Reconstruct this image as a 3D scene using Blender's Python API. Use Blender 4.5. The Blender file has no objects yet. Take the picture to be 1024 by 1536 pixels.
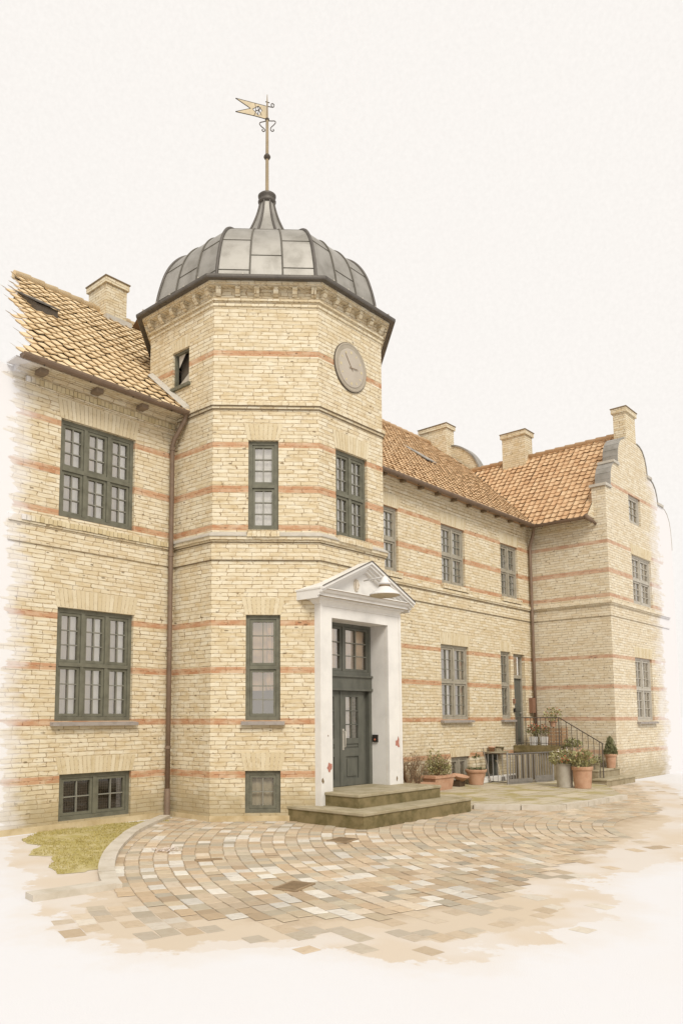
import bpy, bmesh, math, random
from mathutils import Vector, Matrix
from mathutils import noise as mnoise
random.seed(11)
R = math.radians
PI = math.pi
scn = bpy.context.scene
COL = scn.collection

# ------------------------------------------------------------------ camera
CAM = dict(C=(-9.52105, -11.08386, 1.90118), yaw=0.826, pitch=0.106, roll=-0.003, f=1171.465, cx=452.384, cy=950.959)
_c, _s = math.cos(CAM['yaw']), math.sin(CAM['yaw'])
FWD = Vector((_s*math.cos(CAM['pitch']), _c*math.cos(CAM['pitch']), math.sin(CAM['pitch'])))
_r0 = Vector((_c, -_s, 0)); _u0 = _r0.cross(FWD)
_cr, _sr = math.cos(CAM['roll']), math.sin(CAM['roll'])
RGT = _cr*_r0 + _sr*_u0
UPV = -_sr*_r0 + _cr*_u0
CPOS = Vector(CAM['C'])

def at(px, py, ax, v):
    """the point of the plane ax = v seen at a pixel of the 1024 x 1536 photograph (used to read off real positions)"""
    q = FWD + RGT*((px-CAM['cx'])/CAM['f']) - UPV*((py-CAM['cy'])/CAM['f'])
    i = 'xyz'.index(ax)
    return CPOS + q*((v-CPOS[i])/q[i])

cam = bpy.data.cameras.new('camera'); camo = bpy.data.objects.new('camera', cam); COL.objects.link(camo)
M = Matrix((RGT, UPV, -FWD)).transposed().to_4x4(); M.translation = CPOS
camo.matrix_world = M
cam.sensor_fit = 'HORIZONTAL'; cam.sensor_width = 36
cam.lens = CAM['f']/1024*36
cam.shift_x = (512-CAM['cx'])/1024; cam.shift_y = (CAM['cy']-768)/1024
cam.clip_end = 3000
scn.camera = camo

# ------------------------------------------------------------------ materials
def lin(c):
    return tuple(((x/255)/12.92 if x/255 <= 0.04045 else ((x/255+0.055)/1.055)**2.4) for x in c)
def alb(c, e=1.0):
    ee = e if isinstance(e, tuple) else (e, e, e)
    return tuple(min(0.93, x/k) for x, k in zip(lin(c), ee)) + (1,)

class NT:
    def __init__(s, name):
        s.m = bpy.data.materials.new(name); s.m.use_nodes = True
        s.t = s.m.node_tree; s.t.nodes.clear()
        s.out = s.t.nodes.new('ShaderNodeOutputMaterial')
    def n(s, typ, **kw):
        nd = s.t.nodes.new(typ)
        for k, v in kw.items(): setattr(nd, k, v)
        return nd
    def put(s, sock, v):
        if hasattr(v, 'is_output') or isinstance(v, bpy.types.NodeSocket): s.t.links.new(v, sock)
        else: sock.default_value = v
    def math(s, op, a, b=0.0, c=0.0, clamp=False):
        nd = s.n('ShaderNodeMath', operation=op, use_clamp=clamp)
        s.put(nd.inputs[0], a); s.put(nd.inputs[1], b); s.put(nd.inputs[2], c)
        return nd.outputs[0]
    def mix(s, f, a, b, blend='MIX'):
        nd = s.n('ShaderNodeMix', data_type='RGBA', blend_type=blend)
        s.put(nd.inputs[0], f); s.put(nd.inputs[6], a); s.put(nd.inputs[7], b)
        return nd.outputs[2]
    def ramp(s, f, lo, hi):
        nd = s.n('ShaderNodeMapRange', interpolation_type='SMOOTHSTEP'); nd.clamp = True
        s.put(nd.inputs[0], f); nd.inputs[1].default_value = lo; nd.inputs[2].default_value = hi
        return nd.outputs[0]
    def noise(s, vec, scale, detail=4, rough=0.55, out=0):
        nd = s.n('ShaderNodeTexNoise'); s.put(nd.inputs['Vector'], vec)
        nd.inputs['Scale'].default_value = scale; nd.inputs['Detail'].default_value = detail
        nd.inputs['Roughness'].default_value = rough
        return nd.outputs[out]
    def scale(s, vec, x, y, z=1):
        nd = s.n('ShaderNodeMapping'); s.put(nd.inputs[0], vec); nd.inputs['Scale'].default_value = (x, y, z)
        return nd.outputs[0]
    def pos(s): return s.n('ShaderNodeNewGeometry').outputs['Position']
    def uv(s): return s.n('ShaderNodeUVMap', uv_map='UVMap').outputs[0]
    def sep(s, v):
        nd = s.n('ShaderNodeSeparateXYZ'); s.put(nd.inputs[0], v); return nd.outputs
    def bsdf(s, col, rough=0.85, bump=None, dist=0.01, strength=0.5, metal=0.0, spec=0.3):
        b = s.n('ShaderNodeBsdfPrincipled')
        s.put(b.inputs['Base Color'], col); s.put(b.inputs['Roughness'], rough)
        b.inputs['Metallic'].default_value = metal
        b.inputs['Specular IOR Level'].default_value = spec
        if bump is not None:
            bn = s.n('ShaderNodeBump'); bn.inputs['Distance'].default_value = dist; bn.inputs['Strength'].default_value = strength
            s.put(bn.inputs['Height'], bump); s.t.links.new(bn.outputs[0], b.inputs['Normal'])
        s.t.links.new(b.outputs[0], s.out.inputs[0])
        return s.m

EW = (1.41, 1.37, 1.24)      # light falling on a front wall / on the ground, for turning seen colours into surface colours
EG = (1.50, 1.44, 1.32)
WASH = (253, 248, 238)

BANDS = [(0.79, 0.91), (1.76, 1.875), (2.715, 2.83), (3.605, 3.715), (5.43, 5.535), (6.17, 6.30), (7.055, 7.165), (8.895, 9.0)]

def brick(name, tint=1.0, bands=BANDS, fade=None, rowh=0.077, bw=0.31, pale=0.0, wash=WASH):
    t = NT(name)
    uv = t.uv(); pos = t.pos(); x, y, z = t.sep(pos)
    wob = t.noise(uv, 4.2, 3, out=1)
    nd = t.n('ShaderNodeVectorMath', operation='SUBTRACT'); t.put(nd.inputs[0], wob); nd.inputs[1].default_value = (.5, .5, .5)
    nd2 = t.n('ShaderNodeVectorMath', operation='MULTIPLY'); t.put(nd2.inputs[0], nd.outputs[0]); nd2.inputs[1].default_value = (0.17, 0.032, 0)
    nd3 = t.n('ShaderNodeVectorMath', operation='ADD'); t.put(nd3.inputs[0], uv); t.put(nd3.inputs[1], nd2.outputs[0])
    v = nd3.outputs[0]
    def btex(c1, c2, mo, ms=0.0075, sm=0.35):
        b = t.n('ShaderNodeTexBrick'); t.put(b.inputs['Vector'], v)
        t.put(b.inputs['Color1'], c1); t.put(b.inputs['Color2'], c2); t.put(b.inputs['Mortar'], mo)
        b.inputs['Scale'].default_value = 1.0; b.inputs['Mortar Size'].default_value = ms
        b.inputs['Mortar Smooth'].default_value = sm; b.inputs['Bias'].default_value = -0.1
        b.inputs['Brick Width'].default_value = bw; b.inputs['Row Height'].default_value = rowh
        b.offset = 0.5; b.squash = 0.62; b.squash_frequency = 3
        return b
    jn = t.ramp(t.noise(uv, 6.5, 5, 0.75), 0.42, 0.62)
    joint = t.mix(jn, alb((206, 180, 138), EW), alb((142, 114, 80), EW))
    a = btex(alb((246, 231, 194), EW), alb((230, 208, 162), EW), joint)
    r = btex(alb((214, 164, 120), EW), alb((194, 134, 90), EW), t.mix(jn, alb((222, 184, 138), EW), alb((166, 110, 70), EW)))
    band = None
    for (z0, z1) in bands:
        c = t.n('ShaderNodeMath', operation='COMPARE'); t.put(c.inputs[0], z); c.inputs[1].default_value = (z0+z1)/2; c.inputs[2].default_value = (z1-z0)/2
        band = c.outputs[0] if band is None else t.math('MAXIMUM', band, c.outputs[0])
    col = a.outputs[0]
    # streaky tint brick by brick, and broad blotches
    st = t.noise(t.scale(uv, 3.4, 13.0), 1.0, 2, 0.6)
    col = t.mix(t.math('MULTIPLY', t.ramp(st, 0.5, 0.72), 0.62), col, alb((212, 184, 134), EW))
    col = t.mix(t.math('MULTIPLY', t.ramp(st, 0.5, 0.3), 0.55), col, alb((250, 238, 206), EW))
    bl = t.noise(uv, 0.9, 5, 0.6)
    col = t.mix(t.math('MULTIPLY', t.ramp(bl, 0.48, 0.75), 0.5), col, alb((222, 198, 152), EW))
    b2 = t.noise(uv, 2.6, 5, 0.65)
    col = t.mix(t.math('MULTIPLY', t.ramp(b2, 0.52, 0.72), 0.42), col, alb((204, 178, 132), EW))
    rs = t.noise(t.scale(uv, 5.0, 0.45), 1.0, 4, 0.6)
    col = t.mix(t.math('MULTIPLY', t.ramp(rs, 0.55, 0.78), 0.30), col, alb((196, 168, 122), EW))
    if band is not None:
        col = t.mix(t.math('MULTIPLY', band, t.math('ADD', 0.55, t.math('MULTIPLY', t.ramp(t.noise(t.scale(uv, 4, 9), 1.0, 3), .3, .6), .4))), col, r.outputs[0])
    # soot pits and knocked-out corners
    vo = t.n('ShaderNodeTexVoronoi'); t.put(vo.inputs['Vector'], t.scale(v, 3.1, 7.5)); vo.inputs['Scale'].default_value = 1.0
    pit = t.math('LESS_THAN', vo.outputs['Distance'], 0.115)
    pit = t.math('MULTIPLY', pit, t.ramp(t.noise(uv, 1.7, 2), 0.42, 0.52))
    col = t.mix(t.math('MULTIPLY', pit, 0.7), col, alb((112, 88, 58), EW))
    v2 = t.n('ShaderNodeTexVoronoi'); t.put(v2.inputs['Vector'], t.scale(v, 7.0, 12.0)); v2.inputs['Scale'].default_value = 1.0
    nick = t.math('MULTIPLY', t.math('LESS_THAN', v2.outputs['Distance'], 0.13), t.ramp(t.noise(uv, 3.1, 2), 0.46, 0.56))
    col = t.mix(t.math('MULTIPLY', nick, 0.5), col, alb((146, 116, 78), EW))
    # dirt and moss splashed up at the foot of the wall
    foot = t.math('MULTIPLY', t.ramp(t.math('ADD', z, t.math('MULTIPLY', t.noise(uv, 2.2, 4), -1.3)), 0.25, -0.55), 0.7)
    col = t.mix(foot, col, alb((176, 156, 112), EW))
    h = a.outputs['Fac']
    hh = t.math('SUBTRACT', t.math('MULTIPLY', t.noise(uv, 40, 3), 0.25), t.math('ADD', h, pit))
    if pale: col = t.mix(pale, col, alb(WASH, EW))  # evenly paled: a trace of distance haze mixed into the brick colour
    if fade is not None:
        fx, amp, sgn, wid = fade
        nz = t.noise(t.scale(pos, 0.9, 0.9, 1.5), 1.0, 5, 0.6)
        nz2 = t.noise(t.scale(pos, 2.0, 2.0, 11.0), 1.0, 2, 0.5)
        nn = t.math('ADD', t.math('MULTIPLY', t.math('SUBTRACT', nz, 0.5), amp), t.math('MULTIPLY', t.math('SUBTRACT', nz2, 0.5), amp*0.55))
        d = t.math('MULTIPLY', t.math('ADD', t.math('SUBTRACT', x, fx), nn), sgn)
        m1 = t.math('MULTIPLY', t.ramp(d, -wid, wid*0.2), 0.62)
        m2 = t.ramp(d, 0.0, wid*0.35)
        m = t.math('MAXIMUM', m1, m2)
        col = t.mix(m, col, alb(wash, EW))
        hh = t.math('MULTIPLY', hh, t.math('SUBTRACT', 1.0, m))
    return t.bsdf(col, 0.9, hh, 0.012, 0.55)

def plain(name, rgb, e=None, rough=0.8, var=0.25, sc=6.0, rgb2=None, bump=0.0, metal=0.0, spec=0.3, stretch=(1, 1, 1)):
    t = NT(name); e = e or EW
    pos = t.scale(t.pos(), *stretch)
    c1 = alb(rgb, e); c2 = alb(rgb2 or tuple(x*0.72 for x in rgb), e)
    nz = t.ramp(t.noise(pos, sc, 5, 0.6), 0.35, 0.75)
    col = t.mix(t.math('MULTIPLY', nz, var if rgb2 is None else 1.0), c1, c2)
    b = t.noise(pos, sc*8, 3) if bump else None
    return t.bsdf(col, rough, b, bump, 0.5, metal, spec)

M_brick_left = brick('yellow_brick_left', fade=(-3.33, 1.2, -1, 0.42))
M_brick = brick('yellow_brick')
M_brick_wing = brick('yellow_brick_gable', fade=(17.75, 2.2, 1, 0.9), pale=0.1, wash=(248, 242, 232))
M_brick_plain = brick('yellow_brick_plain', bands=[], rowh=0.075, bw=0.26)
M_brick_soft = brick('yellow_brick_trim', bands=[], rowh=0.12, bw=0.09)

def voussoir():
    t = NT('brick_voussoir'); uv = t.uv()
    wn = t.n('ShaderNodeTexWhiteNoise', noise_dimensions='2D'); t.put(wn.inputs['Vector'], t.uv())
    col = t.mix(wn.outputs[0], alb((242, 226, 188), EW), alb((222, 200, 154), EW))
    nz = t.ramp(t.noise(t.pos(), 9, 4), 0.5, 0.75)
    col = t.mix(t.math('MULTIPLY', nz, 0.4), col, alb((190, 162, 108), EW))
    return t.bsdf(col, 0.9, t.noise(t.pos(), 60, 3), 0.004, 0.5)
M_vous = voussoir()
M_joint = plain('lime_joint', (178, 150, 104), var=0.4)

ET = (1.08, 1.05, .96)
def tile_mat(name, c1, c2, c3):
    t = NT(name)
    wn = t.n('ShaderNodeTexWhiteNoise', noise_dimensions='2D'); t.put(wn.inputs['Vector'], t.uv())
    col = t.mix(wn.outputs[0], alb(c1, ET), alb(c2, ET))
    nz = t.ramp(t.noise(t.pos(), 2.2, 5, 0.65), 0.45, 0.75)
    col = t.mix(t.math('MULTIPLY', nz, 0.6), col, alb(c3, ET))
    return t.bsdf(col, 0.85, t.noise(t.pos(), 50, 3), 0.004, 0.4)
M_tile_l = tile_mat('clay_tile_pale', (222, 198, 156), (206, 179, 135), (194, 164, 118))
M_tile_m = tile_mat('clay_tile_rose', (216, 184, 142), (203, 169, 125), (194, 157, 114))
M_tile_w = tile_mat('clay_tile_orange', (208, 177, 136), (193, 154, 111), (174, 130, 88))
M_deck = plain('roof_underlay', (132, 98, 66), var=0.3)
M_lead = plain('lead_sheet', (176, 169, 153), var=0.4, sc=2.4, rgb2=(144, 137, 121), rough=0.5, bump=0.002, metal=0.25, spec=0.5)
M_seam = plain('lead_seam', (118, 110, 94), var=0.4, rough=0.55)
M_eave_wood = plain('eave_timber', (158, 136, 108), var=0.4)
M_lead_dark = plain('weathered_lead', (112, 104, 92), var=0.5, rough=0.55, metal=0.2)
M_flash = plain('zinc_flashing', (212, 202, 180), var=0.3, rough=0.55)
M_green = plain('moss_green_paint', (126, 122, 100), sc=7, rgb2=(106, 102, 82), rough=0.6, bump=0.001)
M_green_bar = plain('glazing_bar_paint', (150, 145, 126), var=0.3, rough=0.6)
M_grey_green = plain('grey_green_paint', (180, 170, 146), sc=7, rgb2=(160, 150, 126), rough=0.6)
M_pale_green = plain('pale_grey_paint', (204, 194, 172), sc=7, rgb2=(188, 178, 156), rough=0.6)
M_door = plain('door_paint', (112, 110, 95), sc=5, rgb2=(94, 93, 80), rough=0.6, bump=0.001, stretch=(1, 1, .4))
M_white = plain('white_plaster', (253, 246, 229), var=0.2, sc=3, rough=0.85, bump=0.001)
M_white2 = plain('white_enamel', (248, 242, 228), var=0.1, rough=0.4)
M_line = plain('edge_line', (150, 128, 96), var=0.4)  # brown of the painted shadow lines, edge outlines and other dark trim
M_peel = plain('exposed_red_brick', (206, 140, 116), var=0.6, sc=20)
M_sill = plain('sill_stone', (178, 166, 150), var=0.5, sc=8, bump=0.003)
M_curtain = plain('white_curtain', (255, 252, 244), e=1.08, var=0.1)
M_sheer = plain('linen_blind', (216, 200, 176), e=1.0, var=0.25)
M_ochre = plain('ochre_curtain', (226, 190, 142), e=1.0, var=0.3)
M_dark = plain('dark_room', (84, 74, 60), var=0.3)
M_copper = plain('brown_gutter', (146, 122, 98), var=0.5, sc=4, rough=0.5, metal=0.2)
M_iron = plain('dark_iron', (96, 84, 68), var=0.4, rough=0.6)
M_galv = plain('galvanised_steel', (160, 152, 138), var=0.4, sc=12, rough=0.5, metal=0.3)
M_gold = plain('faded_gilt', (216, 194, 150), var=0.4, rough=0.5)
M_clock = plain('clock_dial_paint', (204, 190, 166), sc=2.5, rgb2=(194, 180, 156), rough=0.6)
M_clock2 = plain('clock_rim_paint', (186, 172, 146), var=0.3, sc=4, rough=0.6)
M_mark = plain('clock_numeral_gilt', (224, 206, 160), var=0.2)
M_stone = plain('mossy_step_stone', (150, 132, 90), e=EW, sc=4.5, rgb2=(106, 95, 56), rough=0.9, bump=0.004)
M_stone_top = plain('step_tread', (198, 182, 148), e=EG, sc=3, rgb2=(166, 150, 112), rough=0.9, bump=0.003)
M_stone_grey = plain('grey_step_stone', (182, 166, 132), e=EW, sc=4, rgb2=(152, 136, 100), rough=0.9, bump=0.003)
M_kerb = plain('granite_kerb', (226, 214, 190), e=EW, sc=4, rgb2=(206, 192, 164), rough=0.9, bump=0.004)
M_plinth = plain('rendered_plinth', (228, 206, 160), sc=2.5, rgb2=(196, 170, 120), bump=0.004)
M_terra = plain('terracotta', (214, 170, 134), sc=6, rgb2=(192, 144, 108), bump=0.002)
M_zinc = plain('zinc_planter', (200, 190, 168), sc=5, rgb2=(176, 164, 140), rough=0.6)
M_soil = plain('potting_soil', (96, 76, 54), var=0.5, sc=30)
M_leafA = plain('leaf_sage', (190, 182, 126), sc=9, rgb2=(152, 144, 90), rough=0.7)
M_leafB = plain('leaf_green', (162, 158, 106), sc=9, rgb2=(126, 122, 74), rough=0.7)
M_leafC = plain('leaf_deep', (136, 134, 90), sc=9, rgb2=(102, 100, 62), rough=0.7)
M_pole = plain('vane_pole_bronze', (172, 152, 118), var=.3)
M_twig = plain('twig', (150, 124, 92), var=0.4)
M_petal_w = plain('pale_petal', (244, 226, 206), var=0.1)
M_petal_r = plain('red_petal', (214, 126, 90), var=0.3)
M_wood = plain('weathered_timber', (190, 152, 112), var=0.5, sc=9, stretch=(1, 1, .2))
M_red = plain('faded_red_enamel', (156, 116, 88), var=0.3)
M_black = plain('black_plastic', (60, 54, 46), var=0.2, rough=0.5)
M_wire = plain('mesh_guard', (132, 124, 108), var=0.2)
M_strawpale = plain('straw', (214, 196, 158), var=0.3)

def glass(name, refl=0.12, tint=(0.93, 0.93, 0.9), dark=0.0):
    t = NT(name)
    tr = t.n('ShaderNodeBsdfTransparent'); tr.inputs[0].default_value = (*tint, 1)
    gl = t.n('ShaderNodeBsdfGlossy'); gl.inputs['Roughness'].default_value = 0.04; gl.inputs[0].default_value = (1, .97, .92, 1)
    bn = t.n('ShaderNodeBump'); bn.inputs['Distance'].default_value = 0.004; bn.inputs['Strength'].default_value = 0.4
    t.put(bn.inputs['Height'], t.noise(t.pos(), 2.2, 2)); t.t.links.new(bn.outputs[0], gl.inputs['Normal'])
    lw = t.n('ShaderNodeLayerWeight'); lw.inputs[0].default_value = 0.28
    f = t.math('ADD', t.math('MULTIPLY', lw.outputs['Fresnel'], 0.7), refl, clamp=True)
    mx = t.n('ShaderNodeMixShader'); t.put(mx.inputs[0], f)
    t.t.links.new(tr.outputs[0], mx.inputs[1]); t.t.links.new(gl.outputs[0], mx.inputs[2])
    t.t.links.new(mx.outputs[0], t.out.inputs[0])
    return t.m
M_glass = glass('window_glass', 0.33, (.98, .97, .95))
M_glass_dim = glass('basement_glass', 0.05, (0.8, 0.78, 0.74))

# ------------------------------------------------------------------ mesh helpers
class MB:
    def __init__(s): s.v = []; s.f = []; s.uvf = {}; s.smooth = set()
    def face(s, pts, uv=None, smooth=False):
        i = len(s.v); s.v += [Vector(p) for p in pts]; s.f.append(tuple(range(i, i+len(pts))))
        if uv is not None: s.uvf[len(s.f)-1] = uv
        if smooth: s.smooth.add(len(s.f)-1)
    def hexa(s, p):
        """8 corners: bottom ring 0-3, top ring 4-7"""
        i = len(s.v); s.v += [Vector(q) for q in p]
        for f in ((3, 2, 1, 0), (4, 5, 6, 7), (0, 1, 5, 4), (1, 2, 6, 5), (2, 3, 7, 6), (3, 0, 4, 7)):
            s.f.append(tuple(i+k for k in f))
    def box(s, x0, x1, y0, y1, z0, z1):
        s.hexa([(x0, y0, z0), (x1, y0, z0), (x1, y1, z0), (x0, y1, z0), (x0, y0, z1), (x1, y0, z1), (x1, y1, z1), (x0, y1, z1)])
    def prism(s, poly, d):
        """closed polygon (3D points) extruded along the vector d"""
        n = len(poly); i = len(s.v); d = Vector(d)
        s.v += [Vector(p) for p in poly] + [Vector(p)+d for p in poly]
        s.f.append(tuple(range(i+n-1, i-1, -1))); s.f.append(tuple(range(i+n, i+2*n)))
        for k in range(n):
            l = (k+1) % n; s.f.append((i+k, i+l, i+n+l, i+n+k))
    def tube(s, pts, r, n=8, cap=True, smooth=True):
        pts = [Vector(p) for p in pts]; rings = []
        rs = r if isinstance(r, (list, tuple)) else [r]*len(pts)
        ref = None
        for k, p in enumerate(pts):
            d = (pts[min(k+1, len(pts)-1)] - pts[max(k-1, 0)]).normalized()
            if ref is None: ref = Vector((0, 0, 1)) if abs(d.z) < 0.9 else Vector((1, 0, 0))
            b = ref - d*ref.dot(d)
            if b.length < 1e-4: b = d.orthogonal()
            b.normalize(); a = d.cross(b); ref = b
            rings.append([p + a*(rs[k]*math.cos(2*PI*j/n)) + b*(rs[k]*math.sin(2*PI*j/n)) for j in range(n)])
        i = len(s.v)
        for rg in rings: s.v += rg
        for k in range(len(pts)-1):
            for j in range(n):
                l = (j+1) % n
                s.f.append((i+k*n+j, i+k*n+l, i+(k+1)*n+l, i+(k+1)*n+j))
                if smooth: s.smooth.add(len(s.f)-1)
        if cap:
            s.f.append(tuple(i+j for j in range(n))); s.f.append(tuple(i+(len(pts)-1)*n+j for j in range(n)))
    def lathe(s, prof, c, n=24, phase=0.0, smooth=True, cap=True, a0=0, a1=None, axis=None):
        """profile of (radius, height) about the vertical through c"""
        i = len(s.v); c = Vector(c)
        for (r, z) in prof:
            for j in range(n):
                a = phase + 2*PI*j/n
                s.v.append(c + Vector((r*math.cos(a), r*math.sin(a), z)))
        for k in range(len(prof)-1):
            for j in range(n):
                l = (j+1) % n
                s.f.append((i+k*n+j, i+k*n+l, i+(k+1)*n+l, i+(k+1)*n+j))
                if smooth: s.smooth.add(len(s.f)-1)
        if cap:
            s.f.append(tuple(i+j for j in range(n-1, -1, -1))); s.f.append(tuple(i+(len(prof)-1)*n+j for j in range(n)))
    def build(s, name, mat, parent=None, org=None, autosmooth=False):
        base = Vector(ORG.get(parent.name, (0, 0, 0))) if parent is not None else Vector(org or (0, 0, 0))
        me = bpy.data.meshes.new(name)
        me.from_pydata([tuple(v-base) for v in s.v], [], s.f)
        me.update()
        uvl = me.uv_layers.new(name='UVMap')
        Z = Vector((0, 0, 1))
        for p in me.polygons:
            nrm = p.normal
            if p.index in s.smooth: p.use_smooth = True
            if p.index in s.uvf:
                for k, li in enumerate(p.loop_indices): uvl.data[li].uv = s.uvf[p.index][k]
                continue
            if abs(nrm.z) > 0.75:
                for li in p.loop_indices:
                    w = s.v[me.loops[li].vertex_index]; uvl.data[li].uv = (w.x, w.y)
            else:
                t = Z.cross(nrm); t = t.normalized() if t.length > 1e-6 else Vector((1, 0, 0))
                for li in p.loop_indices:
                    w = s.v[me.loops[li].vertex_index]; uvl.data[li].uv = (w.dot(t), w.z)
        me.materials.append(mat)
        o = bpy.data.objects.new(name, me); COL.objects.link(o)
        if parent is not None: o.parent = parent
        else: o.location = base
        ORG[o.name] = tuple(base)
        return o
ORG = {}
def thing(name, label, cat, loc, group=None):
    o = bpy.data.objects.new(name, None); COL.objects.link(o); o.location = loc; o.empty_display_size = 0.3
    ORG[o.name] = tuple(loc); o['label'] = label; o['category'] = cat
    if group: o['group'] = group
    return o
def tag(o, label=None, cat=None, group=None, kind=None):
    if label: o['label'] = label
    if cat: o['category'] = cat
    if group: o['group'] = group
    if kind: o['kind'] = kind
    return o

class Frame:
    """a vertical wall plane: u to the right seen from outside, n outwards, z up"""
    def __init__(s, o, nrm):
        s.o = Vector(o); s.N = Vector(nrm).normalized(); s.U = Vector((0, 0, 1)).cross(s.N)
    def p(s, u, n, z): return s.o + s.U*u + s.N*n + Vector((0, 0, z))
    def box(s, mb, u0, u1, n0, n1, z0, z1):
        mb.hexa([s.p(u0, n1, z0), s.p(u1, n1, z0), s.p(u1, n0, z0), s.p(u0, n0, z0), s.p(u0, n1, z1), s.p(u1, n1, z1), s.p(u1, n0, z1), s.p(u0, n0, z1)])
    def panel(s, mb, u0, u1, z0, z1, holes=(), depth=0.16):
        us = sorted({u0, u1, *[min(max(h[k], u0), u1) for h in holes for k in (0, 1)]})
        zs = sorted({z0, z1, *[min(max(h[k], z0), z1) for h in holes for k in (2, 3)]})
        for a, b in zip(us, us[1:]):
            for c, d in zip(zs, zs[1:]):
                um, zm = (a+b)/2, (c+d)/2
                if any(h[0] < um < h[1] and h[2] < zm < h[3] for h in holes): continue
                mb.face([s.p(a, 0, c), s.p(b, 0, c), s.p(b, 0, d), s.p(a, 0, d)])
        for h in holes:
            a, b, c, d = h[:4]; q = -(h[4] if len(h) > 4 else depth)
            mb.face([s.p(a, 0, c), s.p(a, 0, d), s.p(a, q, d), s.p(a, q, c)])
            mb.face([s.p(b, 0, d), s.p(b, 0, c), s.p(b, q, c), s.p(b, q, d)])
            mb.face([s.p(a, 0, d), s.p(b, 0, d), s.p(b, q, d), s.p(a, q, d)])
            mb.face([s.p(b, 0, c), s.p(a, 0, c), s.p(a, q, c), s.p(b, q, c)])

Yl, Yr, Xw, Yg = 1.146, 0.194, 13.463, -2.293
S8 = 2.04; h8 = S8/math.sqrt(2)
OC = Vector((2.4625, 1.02, 0)); AP = 2.4625
K8 = 1/math.cos(R(22.5))
FL = Frame((0, Yl, 0), (0, -1, 0)); FR = Frame((0, Yr, 0), (0, -1, 0)); FG = Frame((0, Yg, 0), (0, -1, 0))
FS = Frame((Xw, 0, 0), (-1, 0, 0))
TF = []                                  # the eight tower faces, u from 0 to S8
for k in range(8):
    a = R(180+45*k); nn = Vector((math.cos(a), math.sin(a), 0))
    fr = Frame(OC + nn*AP, nn); fr.o = fr.o - fr.U*(S8/2); TF.append(fr)

# ------------------------------------------------------------------ windows
def lintel(F, win, u0, u1, z1, h=0.30, flare=0.09):
    mb = MB(); n = max(5, int((u1-u0+2*flare)/0.085))
    zt = z1+h
    for k in range(n):
        a, b = k/n, (k+1)/n; g = 0.006
        lo0, lo1 = u0-0.02+(u1-u0+0.04)*a+g, u0-0.02+(u1-u0+0.04)*b-g
        hi0, hi1 = u0-flare+(u1-u0+2*flare)*a+g, u0-flare+(u1-u0+2*flare)*b-g
        dz = random.uniform(-0.012, 0.012); pr = random.uniform(0.006, 0.010)
        i = len(mb.f)
        mb.hexa([F.p(lo0, pr, z1+.004), F.p(lo1, pr, z1+.004), F.p(lo1, -.02, z1+.004), F.p(lo0, -.02, z1+.004),
                 F.p(hi0, pr, zt+dz), F.p(hi1, pr, zt+dz), F.p(hi1, -.02, zt+dz), F.p(hi0, -.02, zt+dz)])
        q = (k*0.37+u0*3.1, z1*1.7)
        for j in range(i, len(mb.f)): mb.uvf[j] = [q]*4
    back = [F.p(u0-.02, .003, z1+.002), F.p(u1+.02, .003, z1+.002), F.p(u1+flare, .003, zt), F.p(u0-flare, .003, zt)]
    o = mb.build('flat_arch', M_vous, win)
    return o

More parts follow.
